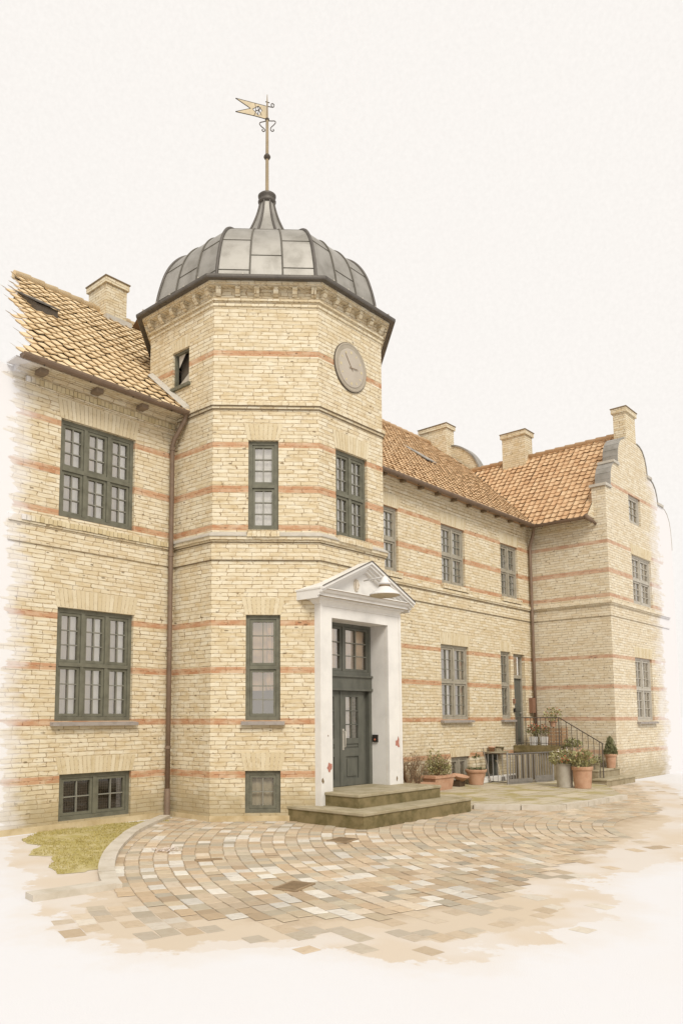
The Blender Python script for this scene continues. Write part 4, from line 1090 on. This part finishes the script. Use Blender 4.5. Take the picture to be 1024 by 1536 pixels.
CC = Vector((5.4, -8.7, 0)); cob = MB(); cols = []
PAL = [(222, 196, 160), (226, 202, 168), (214, 186, 148), (232, 212, 182), (212, 196, 166), (210, 182, 146), (218, 196, 162), (222, 200, 164)]
rc = random.Random(5); rr = 3.2
while rr < 12.2:
    dr = .185+rc.uniform(-.008, .012); a = rc.uniform(0, .05); tot = 2*PI
    while a < tot:
        wl = rc.uniform(.17, .27); da = wl/rr
        am = a+da/2; p = CC+Vector((math.cos(am), math.sin(am), 0))*(rr+dr/2)
        a += da
        if p.x < -6.6 or p.x > 14 or p.y > 1.1 or p.y < -8.6: continue
        if p.y > -1.46 and -.02 < p.x < 5: 
            if p.x+p.y > -.06 or p.y > .0: continue
        if p.x < 0 and p.y > 1.05: continue
        if .95 < p.x < 4.55 and -2.82 < p.y < 0: continue
        if inside(p, LAWN) or inside(p, TERR_FULL): continue
        if p.x > 13.3 and p.y > -2.35: continue
        if p.x > 11.5 and p.y > -2.72: continue
        i3 = inside(p, W3)
        if i3: pr = 0.985
        elif inside(p, W2): pr = .38
        elif inside(p, W1): pr = .07
        else: pr = .0
        nz = mnoise.noise(Vector((p.x*.7, p.y*.7, 3.3)))
        if not i3: pr *= max(0, 1+2.0*nz)
        if rc.random() > pr: continue
        g = .0045; r0, r1 = rr+g, rr+dr-g; a0, a1 = am-da/2+g/rr, am+da/2-g/rr
        def q(r, an): return CC+Vector((math.cos(an), math.sin(an), 0))*r + Vector((rc.uniform(-.009, .009), rc.uniform(-.009, .009), 0))
        b4 = [q(r0, a0), q(r0, a1), q(r1, a1), q(r1, a0)]
        h = .0125+rc.uniform(0, .004) if i3 else .0075
        ctr = sum(b4, Vector())/4
        n0 = len(cob.f)
        top = [Vector((v.x, v.y, 0)) + (ctr-v)*.07 + Vector((0, 0, h+rc.uniform(-.002, .002))) for v in b4]
        bot = [Vector((v.x, v.y, .009 if i3 else .005)) for v in b4]
        i = len(cob.v); cob.v += bot+top
        cob.f.append((i+4, i+5, i+6, i+7))
        for k in range(4): l = (k+1) % 4; cob.f.append((i+k, i+l, i+4+l, i+4+k))
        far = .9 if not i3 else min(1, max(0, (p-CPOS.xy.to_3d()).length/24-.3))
        c = rc.choice(PAL) if i3 else rc.choice(PAL[:4]+[(206, 192, 168)])
        if rc.random() < .10: c = (198, 184, 158)
        if p.x < 1 and rc.random() < .15: c = (244, 233, 212)
        k = rc.uniform(.94, 1.05)
        if nz > .15: k *= .95
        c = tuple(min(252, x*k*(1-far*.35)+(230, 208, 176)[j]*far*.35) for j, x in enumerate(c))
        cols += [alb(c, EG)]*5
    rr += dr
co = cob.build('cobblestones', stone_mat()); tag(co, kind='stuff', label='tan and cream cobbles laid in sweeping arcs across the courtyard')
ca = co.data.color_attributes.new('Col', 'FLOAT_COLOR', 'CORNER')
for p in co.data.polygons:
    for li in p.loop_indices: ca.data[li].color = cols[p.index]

# lawn
def lawn_mat():
    t = NT('lawn_turf'); p = t.pos(); x, y, z = t.sep(p)
    n1 = t.ramp(t.noise(p, 2.6, 6, .7), .38, .66)
    col = t.mix(n1, alb((198, 180, 108), EG), alb((222, 204, 150), EG))
    return t.bsdf(col, .95, t.noise(p, 50, 4), .012, .6)
LW_ = px_poly([(262, 1229), (222, 1241), (190, 1260), (165, 1283), (153, 1305), (128, 1310), (90, 1312), (75, 1302), (82, 1285), (48, 1284), (52, 1270), (30, 1262), (60, 1248)]) + [Vector((-1.5, 1.13, 0))]
lawn = ragged(LW_, .10, .04, 2.2, 1.0)
tag(sheet('lawn', lawn, .008, lawn_mat()), kind='structure')
rg = random.Random(3); gm = MB()
bx0, bx1 = min(p.x for p in LW_), max(p.x for p in LW_); by0, by1 = min(p.y for p in LW_), max(p.y for p in LW_)
cnt = 0
while cnt < 9000:
    p = Vector((rg.uniform(bx0, bx1), rg.uniform(by0, by1), 0)); cnt += 1
    if not inside(p, LW_): continue
    if mnoise.noise(Vector((p.x*1.6, p.y*1.6, 0)))+.25*rg.random() < -.12: continue
    for k in range(3):
        b = p+Vector((rg.uniform(-.02, .02), rg.uniform(-.02, .02), .007)); a = rg.uniform(0, 6.28); d = Vector((math.cos(a), math.sin(a), 0)); h = rg.uniform(.012, .034)
        gm.face([b-d*.004, b+d*.004, b+Vector((-d.y, d.x, 0))*rg.uniform(-.02, .02)+Vector((0, 0, h))])
g = gm.build('grass', plain('grass_blade', (204, 184, 108), e=EG, sc=3, rgb2=(182, 160, 86))); tag(g, 'short olive grass of the small lawn inside the curved kerb', kind='stuff')

def strip(m, pts, w, z0, z1, gap=.010, seg=.75):
    """kerb stones laid along a line"""
    pts = [Vector((p.x, p.y, 0)) for p in pts]; dense = []
    cum = [0]
    for a, b in zip(pts, pts[1:]): cum.append(cum[-1]+(b-a).length)
    def P(s):
        for i in range(len(pts)-1):
            if s <= cum[i+1] or i == len(pts)-2:
                return pts[i]+(pts[i+1]-pts[i])*((s-cum[i])/max(1e-6, cum[i+1]-cum[i]))
    L = cum[-1]; n = max(1, round(L/seg))
    for k in range(n):
        s0, s1 = L*k/n+gap, L*(k+1)/n-gap; sub = 4; rows = []
        for j in range(sub+1):
            s = s0+(s1-s0)*j/sub; d = (P(min(s+.12, L))-P(max(s-.12, 0))).normalized(); nn = Vector((-d.y, d.x, 0)); rows.append((P(s)+nn*w/2, P(s)-nn*w/2))
        dz = random.uniform(-.006, .006)
        for (a, b), (c, d) in zip(rows, rows[1:]):
            Zv = lambda p, z: Vector((p.x, p.y, z))
            m.hexa([Zv(a, z0), Zv(b, z0), Zv(d, z0), Zv(c, z0), Zv(a, z1+dz), Zv(b, z1+dz), Zv(d, z1+dz), Zv(c, z1+dz)])
KC = crspl([tuple(p) for p in px_poly([(248, 1228), (226, 1238), (196, 1254), (171, 1278), (160, 1303), (162, 1322), (170, 1336)])], 5)
mb = MB(); strip(mb, [Vector(p) for p in KC], .20, -.05, .07); tag(mb.build('kerb', M_kerb), kind='structure')
mb = MB(); strip(mb, px_poly([(42, 1352), (168, 1333)]), .22, -.05, .075, seg=3); tag(mb.build('kerb', M_kerb), kind='structure')
mb = MB(); mb.box(-.55, .35, 0.0, 0.4, 0, .001); 
# terrace in front of the range
def terrace_mat():
    t = NT('terrace_slabs'); uv = t.uv(); p = t.pos()
    b = t.n('ShaderNodeTexBrick'); t.put(b.inputs['Vector'], uv); b.inputs['Scale'].default_value = 1; b.inputs['Brick Width'].default_value = .9; b.inputs['Row Height'].default_value = .6
    b.inputs['Mortar Size'].default_value = .012
    t.put(b.inputs['Color1'], alb((224, 208, 176), EG)); t.put(b.inputs['Color2'], alb((208, 192, 160), EG)); t.put(b.inputs['Mortar'], alb((160, 140, 104), EG))
    m = t.ramp(t.noise(p, 1.3, 5, .65), .46, .62)
    col = t.mix(t.math('MULTIPLY', m, .85), b.outputs[0], alb((184, 166, 104), EG))
    return t.bsdf(col, .9, t.math('SUBTRACT', t.noise(p, 30, 4), b.outputs['Fac']), .008, .5)
mb = MB(); n = len(TERR_FULL)
i = len(mb.v); mb.v += [Vector((p.x, p.y, -.05)) for p in TERR_FULL]+[Vector((p.x, p.y, .09)) for p in TERR_FULL]
mb.f.append(tuple(range(i+n, i+2*n)))
for k in range(n): l = (k+1) % n; mb.f.append((i+k, i+l, i+n+l, i+n+k))
tag(mb.build('terrace', terrace_mat()), kind='structure')
mb = MB(); strip(mb, TERR, .15, -.05, .118, seg=1.0); tag(mb.build('terrace_kerb', M_kerb), kind='structure')
def drain(px, py, w, l, ang, label):
    p = at(px, py, 'z', .02); o = thing('drain_cover', label, 'drain cover', (p.x, p.y, 0), 'iron drain covers in the cobbles')
    c, s = math.cos(ang), math.sin(ang); T = lambda x, y, z: (p.x+x*c-y*s, p.y+x*s+y*c, z)
    def bx(m, x0, x1, y0, y1, z0, z1): m.hexa([T(x0, y0, z0), T(x1, y0, z0), T(x1, y1, z0), T(x0, y1, z0), T(x0, y0, z1), T(x1, y0, z1), T(x1, y1, z1), T(x0, y1, z1)])
    m = MB(); bx(m, -w/2, w/2, -l/2, -l/2+.03, .01, .03); bx(m, -w/2, w/2, l/2-.03, l/2, .01, .03); bx(m, -w/2, -w/2+.03, -l/2+.03, l/2-.03, .01, .03); bx(m, w/2-.03, w/2, -l/2+.03, l/2-.03, .01, .03)
    m.build('frame', plain('rusty_iron', (180, 152, 116), e=EG, var=.5), o)
    m = MB(); k = -w/2+.05
    while k < w/2-.04: bx(m, k, k+.022, -l/2+.03, l/2-.03, .012, .027); k += .042
    m.build('bars', plain('rusty_bar', (166, 138, 102), e=EG, var=.5), o)
    m = MB(); bx(m, -w/2+.03, w/2-.03, -l/2+.03, l/2-.03, .0125, .0205); m.build('pit', M_dark, o)
drain(441, 1330, .46, .30, .25, 'rusty square drain grating among the foreground cobbles')
drain(514, 1260.5, .42, .34, .2, 'rusty drain grating just below the corner of the entrance steps')
drain(313, 1290, .36, .10, -.55, 'narrow rusty drain slot in the cobbles near the lawn')
p0 = at(247, 1275, 'z', .035); mb = MB(); rq = random.Random(4)
for k in range(150):
    p = p0+Vector((rq.gauss(0, .10), rq.gauss(0, .10), rq.uniform(-.012, .02))); a = rq.uniform(0, 6.28); d = Vector((math.cos(a), math.sin(a), rq.uniform(-.3, .3)))*.018; e = Vector((-d.y, d.x, .004))*.6
    mb.face([p-d, p+e, p+d, p-e])
tag(mb.build('fallen_petals', M_petal_w), 'small scatter of white petals on the cobbles beside the curved kerb', 'petals', kind='stuff')

# ------------------------------------------------------------------ side stairs
SS = thing('side_stairs', 'stone stair climbing along the gabled wing to the side door landing', 'stairs', (12.7, -1.2, 0.1))
step(SS, 11.58, 13.66, -2.70, -2.31, .0, .205, M_stone_grey, M_stone_top); step(SS, 12.0, Xw+.10, -2.31, -1.9, .0, .42, M_stone_grey, M_stone_top)
step(SS, 12.0, Xw-.02, -1.93, -1.5, .0, .63, M_stone_grey, M_stone_top); step(SS, 12.0, Xw-.02, -1.57, -1.2, .0, .84, M_stone_grey, M_stone_top)
mb = MB(); mb.box(12.02, Xw-.02, -1.2, Yr-.01, .0, .86); o = mb.build('landing_base', M_stone_grey, SS)
mb = MB(); mb.box(11.96, Xw-.02, -1.24, Yr-.01, .86, 1.04); mb.build('landing_slab', M_stone, SS)
RL = thing('iron_railing', 'thin dark iron handrail with balusters along the side stair and landing', 'railing', (12.05, -1.2, 1.04))
xr = 12.05
mb = MB(); mb.tube([(xr, .12, 1.86), (xr, -1.22, 1.86), (xr, -2.47, 1.13)], .015, 8); mb.build('handrail', M_iron, RL)
stz = lambda y: 1.04 if y > -1.24 else (.84 if y > -1.55 else (.63 if y > -1.9 else (.42 if y > -2.28 else .21)))
rz = lambda y: 1.86 if y > -1.22 else 1.86-.73*(-1.22-y)/1.25
for y in (.10, -1.21, -2.44):
    m = MB(); m.tube([(xr, y, stz(y)), (xr, y, rz(y))], .018, 8); m.build('post', M_iron, RL)
y = -.03
while y > -2.4:
    if abs(y+1.21) > .05:
        m = MB(); m.tube([(xr, y, stz(y)), (xr, y, rz(y))], .0095, 6); m.build('baluster', M_iron, RL)
    y -= .155
mb = MB(); mb.tube([(xr, .1, 1.12), (xr, -1.21, 1.12)], .010, 6); mb.build('lower_rail', M_iron, RL)

# grey metal guard in front of the basement well
G0, G1 = Vector((9.72, -.80, .075)), Vector((11.55, -1.22, .075)); gd = (G1-G0).normalized(); gL = (G1-G0).length
GA = thing('metal_guard', 'grey metal barrier with upright bars around the basement stair', 'barrier', (G0+G1)/2)
gp = lambda s, z: G0+gd*s+Vector((0, 0, z))
mb = MB(); mb.tube([gp(0, .82), gp(gL, .82)], .022, 8); mb.build('top_rail', M_galv, GA)
mb = MB()
gn = Vector((-gd.y, gd.x, 0))
for (a, b, z0, z1) in ((.03, gL*.52, .02, .15), (gL*.60, gL, .02, .20)):
    mb.hexa([gp(a, z0)-gn*.012, gp(b, z0)-gn*.012, gp(b, z0)+gn*.012, gp(a, z0)+gn*.012, gp(a, z1)-gn*.012, gp(b, z1)-gn*.012, gp(b, z1)+gn*.012, gp(a, z1)+gn*.012])
mb.build('kick_plate', M_galv, GA)
mb = MB(); mb.tube([gp(0, .06), gp(gL, .06)], .016, 6); mb.build('bottom_rail', M_galv, GA)
for s in (0, gL): m = MB(); m.tube([gp(s, 0), gp(s, .86)], .026, 8); m.build('post', M_galv, GA)
for k in range(1, 17):
    s = gL*k/17; m = MB(); m.hexa([gp(s-.014, .06)-gn*.008, gp(s+.014, .06)-gn*.008, gp(s+.014, .06)+gn*.008, gp(s-.014, .06)+gn*.008, gp(s-.014, .81)-gn*.008, gp(s+.014, .81)-gn*.008, gp(s+.014, .81)+gn*.008, gp(s-.014, .81)+gn*.008]); m.build('bar', M_galv, GA)
mb = MB(); q = Vector((9.95, .05, .075)); mb.tube([gp(0, .82), q+Vector((0, 0, .82))], .018, 6); mb.tube([gp(0, .06), q+Vector((0, 0, .06))], .014, 6)
for k in range(1, 5): a = gp(0, 0)+(q-gp(0, 0))*k/5; mb.tube([a+Vector((0, 0, .06)), a+Vector((0, 0, .82))], .011, 5)
mb.build('return_panel', M_galv, GA)
mb = MB(); mb.box(9.62, 11.95, -.12, .17, .10, .22); o = mb.build('light_well_kerb', M_white); tag(o, 'low whitewashed kerb of the basement well behind the metal barrier', 'kerb')
T_ = thing('gap_shade_screen', 'added dark backing that stands for the shaded gaps with pale uprights under the landing behind the metal barrier', 'screen', (11.4, -.6, .075))
mb = MB(); mb.box(10.75, 11.94, -.55, -.50, .08, .80); mb.build('gap_shade_board', plain('dark_gap', (112, 98, 74), var=.5, sc=8, stretch=(1, 1, .2)), T_)  # added board, its dark colour stands for the shaded gaps behind the bars
for xx in (10.78, 11.15, 11.5, 11.86): mb = MB(); mb.box(xx, xx+.07, -.60, -.552, .076, .82); mb.build('upright', M_strawpale, T_)

# ------------------------------------------------------------------ pots and plants
def leaves(m, c, rad, n, size, rnd, shape='ell', up=.4):
    c = Vector(c)
    for _ in range(n):
        while True:
            v = Vector((rnd.uniform(-1, 1), rnd.uniform(-1, 1), rnd.uniform(-1, 1)))
            if v.length > 1: continue
            if shape == 'cone' and (v.x*v.x+v.y*v.y)**.5 > .5*(1-v.z)+.05: continue
            if mnoise.noise(v*2.3+c) < -.22: continue
            break
        p = c+Vector((v.x*rad[0], v.y*rad[1], v.z*rad[2]))
        d = (Vector((v.x, v.y, up+rnd.uniform(-.5, .5)))+Vector((rnd.uniform(-.6, .6), rnd.uniform(-.6, .6), 0))).normalized()
        s = d.cross(Vector((rnd.uniform(-1, 1), rnd.uniform(-1, 1), rnd.uniform(-1, 1)))).normalized()
        L = size*rnd.uniform(.6, 1.3); w = L*.32
        m.face([p, p+d*L*.5+s*w, p+d*L, p+d*L*.5-s*w])
def stems(m, c, rad, n, rnd, r=.004):
    c = Vector(c)
    for _ in range(n):
        a = rnd.uniform(0, 6.28); q = rnd.uniform(.2, 1)**.6
        e = c+Vector((math.cos(a)*rad[0]*q, math.sin(a)*rad[1]*q, rad[2]*rnd.uniform(.6, 1.0)))
        b = c+Vector((math.cos(a)*rad[0]*.1, math.sin(a)*rad[1]*.1, 0))
        md = (b+e)/2+Vector((rnd.uniform(-.04, .04), rnd.uniform(-.04, .04), .03))
        m.tube([b, md, e], [r*1.5, r, r*.5], 4, smooth=False)
        for _ in range(3):
            t = rnd.uniform(.4, .9); s = md.lerp(e, t); m.tube([s, s+Vector((rnd.uniform(-.1, .1), rnd.uniform(-.1, .1), rnd.uniform(.02, .12)))], [r*.6, r*.4], 3, smooth=False)
def pot(root, name, c, rt, rb, h, mat, rim=.03):
    m = MB(); q = lambda z: rb+(rt-rb)*.8*z/(h-rim*1.6); m.lathe([(rb*.85, .0), (rb, .0), (q(.006), .006), (q(.02), .02), (q(h*.4), h*.4), (q(h-rim*1.6-.015), h-rim*1.6-.015), (q(h-rim*1.6), h-rim*1.6), (rt+.008, h-rim*1.5), (rt+.012, h-rim*1.4), (rt+.018, h-.008), (rt+.016, h), (rt-.016, h), (rt-.02, h-.01), (rt-.03, h-.05)], c, 28, cap=True)
    p = m.build('pot', mat, root)
    m = MB(); m.lathe([(.01, h-.035), (rt-.03, h-.045)], c, 20, cap=False); m.build('soil', M_soil, root)
    return p
GRP = 'planters by the side stairs'
zt = .092
# zinc tub
c = at(847, 1181, 'z', zt)
T_ = thing('planter', 'tall grey zinc planter with white daisies left of the terracotta tub', 'planter', c)
pot(T_, 'p', c, .215, .19, .60, M_zinc, .015); rd = random.Random(1)
m = MB(); stems(m, c+Vector((0, 0, .58)), (.25, .25, .30), 22, rd); m.build('stems', M_leafA, T_)
m = MB(); leaves(m, c+Vector((0, 0, .72)), (.36, .36, .22), 420, .085, rd); m.build('foliage', M_leafA, T_)
m = MB(); leaves(m, c+Vector((0, 0, .78)), (.36, .36, .22), 110, .055, rd); m.build('flowers', M_petal_w, T_)['kind'] = 'stuff'
m = MB(); leaves(m, c+Vector((-.26, -.15, .70)), (.10, .10, .10), 26, .06, rd); m.build('red_bloom', M_petal_r, T_)
# terracotta tub
c = at(874, 1182.5, 'z', zt)
T_ = thing('planter', 'large round terracotta tub of pink flowers at the foot of the side stairs', 'planter', c)
pot(T_, 'p', c, .245, .20, .54, M_terra, .06); rd = random.Random(2)
m = MB(); stems(m, c+Vector((0, 0, .54)), (.30, .30, .42), 26, rd); m.build('stems', M_leafA, T_)
m = MB(); leaves(m, c+Vector((0, 0, .68)), (.32, .32, .24), 420, .09, rd, up=.8); m.build('foliage', M_leafA, T_)
m = MB(); leaves(m, c+Vector((0, 0, .84)), (.27, .27, .24), 120, .06, rd); m.build('flowers', plain('dusty_pink_petal', (226, 170, 136), var=.2), T_)['kind'] = 'stuff'
# pot with sprig under the basement window
c = Vector((9.18, -.16, zt))
T_ = thing('planter', 'round terracotta pot with a single sprig left of the metal barrier', 'planter', c)
pot(T_, 'p', c, .27, .18, .40, M_terra, .05); rd = random.Random(3)
m = MB(); leaves(m, c+Vector((0, 0, .40)), (.24, .24, .03), 160, .05, rd, up=.8); m.tube([c+Vector((0, 0, .36)), c+Vector((.02, 0, .55)), c+Vector((-.03, .02, .72))], .006, 5); leaves(m, c+Vector((-.03, 0, .70)), (.10, .08, .06), 22, .09, rd); m.build('foliage', M_leafC, T_)
# tilted bowl
c = Vector((8.42, -.12, zt)); T_ = thing('bowl', 'shallow terracotta bowl tipped against the wall beneath the basement window', 'bowl', c)
m = MB(); m.lathe([(.08, .0), (.10, .0), (.21, .11), (.23, .135), (.20, .135), (.09, .03)], (0, 0, 0), 22)
rotm = Matrix.Rotation(R(12), 4, 'X'); m.v = [rotm @ v + c + Vector((0, 0, .15)) for v in m.v]; m.build('bowl_body', M_terra, T_)
m = MB(); m.box(c.x-.14, c.x+.12, c.y-.08, c.y+.16, zt, zt+.15); m.build('brick_prop', M_soil, T_)
# long trough with shrub
cx_, cy_ = 7.28, -.22
T_ = thing('planter', 'long terracotta trough with a leafy shrub beside the entrance steps', 'planter', (cx_, cy_, zt))
m = MB(); m.hexa([(cx_-.40, cy_-.16, zt), (cx_+.34, cy_-.16, zt), (cx_+.34, cy_+.14, zt), (cx_-.40, cy_+.14, zt), (cx_-.47, cy_-.20, zt+.34), (cx_+.41, cy_-.20, zt+.34), (cx_+.41, cy_+.18, zt+.34), (cx_-.47, cy_+.18, zt+.34)])
m.box(cx_-.49, cx_+.43, cy_-.22, cy_+.20, zt+.30, zt+.36); m.build('trough', M_terra, T_)
rd = random.Random(4); c = Vector((cx_-.05, cy_, zt+.34))
m = MB(); stems(m, c, (.40, .28, .50), 40, rd, .005); m.build('stems', M_twig, T_)
m = MB(); leaves(m, c+Vector((0, 0, .22)), (.40, .28, .24), 520, .058, rd); leaves(m, c+Vector((-.12, 0, .44)), (.18, .18, .22), 200, .05, rd); m.build('foliage', M_leafA, T_)
m = MB(); leaves(m, c+Vector((.1, 0, .14)), (.34, .24, .16), 220, .06, rd); m.build('dark_foliage', M_leafB, T_)
# bare shrub in a low trough by the steps
cx_, cy_ = 5.95, -.30
T_ = thing('planter', 'low terracotta trough of bare twiggy shrub against the right jamb of the portal', 'planter', (cx_, cy_, zt))
m = MB(); m.hexa([(cx_-.55, cy_-.15, zt), (cx_+.75, cy_-.15, zt), (cx_+.75, cy_+.15, zt), (cx_-.55, cy_+.15, zt), (cx_-.6, cy_-.18, zt+.22), (cx_+.8, cy_-.18, zt+.22), (cx_+.8, cy_+.18, zt+.22), (cx_-.6, cy_+.18, zt+.22)]); m.build('trough', M_terra, T_)
rd = random.Random(6); c = Vector((cx_-.1, cy_, zt+.2))
m = MB(); stems(m, c, (.55, .30, .74), 60, rd, .006); stems(m, c+Vector((.4, 0, 0)), (.4, .3, .55), 30, rd, .005); m.build('stems', M_twig, T_)
m = MB(); leaves(m, c+Vector((.1, 0, .36)), (.6, .32, .34), 190, .035, rd); m.build('dry_leaves', plain('russet_leaf', (172, 138, 104), var=.5, sc=20), T_)
# conical evergreen on the stair
c = at(916.5, 1152, 'x', 13.12); c.z = .42; 
T_ = thing('potted_conifer', 'clipped conical evergreen in a terracotta pot on the side stairs', 'potted plant', c)
pot(T_, 'p', c, .155, .11, .40, M_terra, .05); rd = random.Random(7)
m = MB(); leaves(m, c+Vector((0, 0, .60)), (.23, .23, .34), 1500, .055, rd, 'cone', 2.2)
for k in range(26):
    a = rd.uniform(0, 6.28); r = rd.uniform(.1, .2); m.tube([c+Vector((r*math.cos(a), r*math.sin(a), .38)), c+Vector((r*.6*math.cos(a), r*.6*math.sin(a), .75)), c+Vector((0, 0, .92))], .006, 4)
m.build('foliage', M_leafC, T_)
# long planter on the stair edge
c = Vector((12.22, -1.43, .84)); T_ = thing('planter', 'grey stone box with green leaves standing on the upper stair tread', 'planter', c)
m = MB(); m.box(c.x-.12, c.x+.55, c.y-.13, c.y+.10, .84, 1.02); m.build('box', M_stone_grey, T_); rd = random.Random(8)
m = MB(); leaves(m, c+Vector((.2, 0, .26)), (.42, .20, .15), 320, .07, rd); m.build('foliage', M_leafB, T_)
c = Vector((12.3, -2.05, .42)); T_ = thing('planter', 'small bowl of green leaves on the second stair tread behind the pink tub', 'planter', c)
pot(T_, 'p', c, .16, .12, .18, M_stone_grey, .03); m = MB(); leaves(m, c+Vector((0, 0, .24)), (.24, .24, .12), 180, .07, rd); m.build('foliage', M_leafB, T_)
# landing: white pots with geraniums, timber crate
for i, (px, lab) in enumerate(((800, 'white cube pot with red geranium nearest the side door'), (816, 'white cube pot with red geranium beside the timber crate'))):
    c = at(px, 1118, 'z', 1.04); c.z = 1.04
    T_ = thing('planter', lab, 'planter', c, 'white pots on the landing')
    m = MB(); m.hexa([c+Vector(v) for v in ((-.075, -.075, 0), (.075, -.075, 0), (.075, .075, 0), (-.075, .075, 0), (-.092, -.092, .25), (.092, -.092, .25), (.092, .092, .25), (-.092, .092, .25))]); m.build('pot', M_white2, T_)
    rd = random.Random(20+i); m = MB(); leaves(m, c+Vector((0, 0, .42)), (.17, .17, .16), 130, .07, rd); m.build('foliage', M_leafB, T_)
    m = MB(); leaves(m, c+Vector((0, 0, .50)), (.16, .16, .14), 60, .06, rd); m.build('flowers', M_petal_r, T_)['kind'] = 'stuff'
c = Vector((13.0, -.72, 1.04)); T_ = thing('timber_crate', 'upright weathered timber crate on the landing against the gabled wing', 'crate', c)
m = MB()
for k in range(5): m.box(c.x-.18, c.x+.18, c.y-.24, c.y-.22, c.z+.02+k*.10, c.z+.10+k*.10); m.box(c.x-.20, c.x-.18, c.y-.24, c.y+.20, c.z+.02+k*.10, c.z+.10+k*.10)
m.build('slats', M_wood, T_); m = MB()
for a in (-.19, .17):
    for b in (-.23, .19): m.box(c.x+a, c.x+a+.03, c.y+b, c.y+b+.03, c.z, c.z+.54)
m.build('corner_posts', M_wood, T_)
c = Vector((12.95, -.62, 1.58)); T_ = thing('planter', 'leggy leafy plant in a small terracotta pot on the timber crate', 'planter', c)
pot(T_, 'p', c, .11, .08, .18, M_terra, .03); rd = random.Random(9)
m = MB(); stems(m, c+Vector((0, 0, .15)), (.22, .22, .34), 14, rd, .004); leaves(m, c+Vector((0, 0, .34)), (.26, .26, .22), 170, .07, rd); m.build('foliage', M_leafA, T_)
m = MB(); leaves(m, c+Vector((0, 0, .42)), (.24, .24, .18), 40, .05, rd); m.build('flowers', M_petal_r, T_)['kind'] = 'stuff'
# clutter on the basement hood and tools leaning there
for i, (x, w, lab) in enumerate(((10.45, .09, 'left clay flowerpot on the stone hood of the basement door'), (10.93, .11, 'right clay flowerpot on the stone hood of the basement door'))):
    c = Vector((x, .06, .91)); T_ = thing('flowerpot', lab, 'flowerpot', c, 'pots on the basement hood')
    m = MB(); m.lathe([(w*.7, 0), (w, .11), (w+.012, .11), (w+.012, .14), (w-.01, .14), (w*.6, .02)], c, 16); m.build('pot', M_stone_top if i else M_terra, T_)
m = MB(); m.box(10.55, 10.86, -.04, .16, .912, .955); m.box(10.58, 10.84, -.02, .15, .957, .99); tag(m.build('stone_slab', M_stone_grey), 'stacked flat stones lying between two clay pots on the basement hood', 'stones')
a, b = at(724, 1122, 'y', .02), at(736.5, 1178, 'y', -.22)
T_ = thing('broom', 'long handled broom leaning left of the basement door', 'broom', b)
m = MB(); m.tube([b, a], .015, 8); m.build('handle', plain('tool_handle', (150, 136, 116), var=.3), T_); d = (a-b).normalized()
m = MB(); m.hexa([b+Vector(v) for v in ((-.13, -.03, -.10), (.13, -.03, -.10), (.13, .03, -.10), (-.13, .03, -.10), (-.09, -.025, .05), (.09, -.025, .05), (.09, .025, .05), (-.09, .025, .05))]); m.build('bristles', M_iron, T_)
a, b = at(745, 1142, 'y', .08), at(755, 1176, 'y', -.14)
T_ = thing('shovel', 'shovel leaning upright in front of the basement door', 'shovel', b)
m = MB(); m.tube([b, a], .014, 8); m.tube([a+Vector((-.07, 0, .01)), a+Vector((.07, 0, .01))], .013, 6); m.build('handle', M_strawpale, T_)
m = MB(); m.hexa([b+Vector(v) for v in ((-.10, -.02, -.06), (.10, -.02, -.06), (.10, -.012, -.06), (-.10, -.012, -.06), (-.09, .0, .20), (.09, .0, .20), (.09, .008, .20), (-.09, .008, .20))]); m.build('blade', M_galv, T_)

# ------------------------------------------------------------------ daylight
EL, AZ = R(44), math.atan2(-0.52, -1.0)          # sun stands to the south-west of the front, high and veiled
sd_ = Vector((-0.55*math.cos(EL), -0.835*math.cos(EL), math.sin(EL))).normalized()
sun = bpy.data.lights.new('sun', 'SUN'); sun.energy = SUN_E; sun.angle = R(22); sun.color = (1.0, .96, .88)
so = bpy.data.objects.new('sun', sun); COL.objects.link(so); so.rotation_euler = sd_.to_track_quat('Z', 'Y').to_euler(); so.location = (0, 0, 30)
w = bpy.data.worlds.new('World'); scn.world = w; w.use_nodes = True
nt = w.node_tree; nt.nodes.clear()
out = nt.nodes.new('ShaderNodeOutputWorld'); bg = nt.nodes.new('ShaderNodeBackground')
sky = nt.nodes.new('ShaderNodeTexSky'); sky.sky_type = 'NISHITA'; sky.sun_disc = False
sky.sun_elevation = EL; sky.sun_rotation = math.atan2(sd_.x, sd_.y); sky.dust_density = 4
mx = nt.nodes.new('ShaderNodeMix'); mx.data_type = 'RGBA'; mx.inputs[0].default_value = .965
nt.links.new(sky.outputs[0], mx.inputs[6]); mx.inputs[7].default_value = SKY_C
tc = nt.nodes.new('ShaderNodeTexCoord'); cl = nt.nodes.new('ShaderNodeTexNoise'); nt.links.new(tc.outputs['Generated'], cl.inputs['Vector'])
cl.inputs['Scale'].default_value = 240; cl.inputs['Detail'].default_value = 4; cl.inputs['Roughness'].default_value = .7
mr = nt.nodes.new('ShaderNodeMapRange'); nt.links.new(cl.outputs[0], mr.inputs[0]); mr.inputs[1].default_value = .3; mr.inputs[2].default_value = .7; mr.inputs[3].default_value = .965; mr.inputs[4].default_value = 1.02
vm = nt.nodes.new('ShaderNodeVectorMath'); vm.operation = 'SCALE'; nt.links.new(mx.outputs[2], vm.inputs[0]); nt.links.new(mr.outputs[0], vm.inputs[3])
nt.links.new(vm.outputs[0], bg.inputs[0]); bg.inputs[1].default_value = .1
nt.links.new(bg.outputs[0], out.inputs[0])
vs = scn.view_settings; vs.view_transform = 'Standard'; vs.look = 'None'; vs.gamma = 1.0; vs.exposure = EXPO
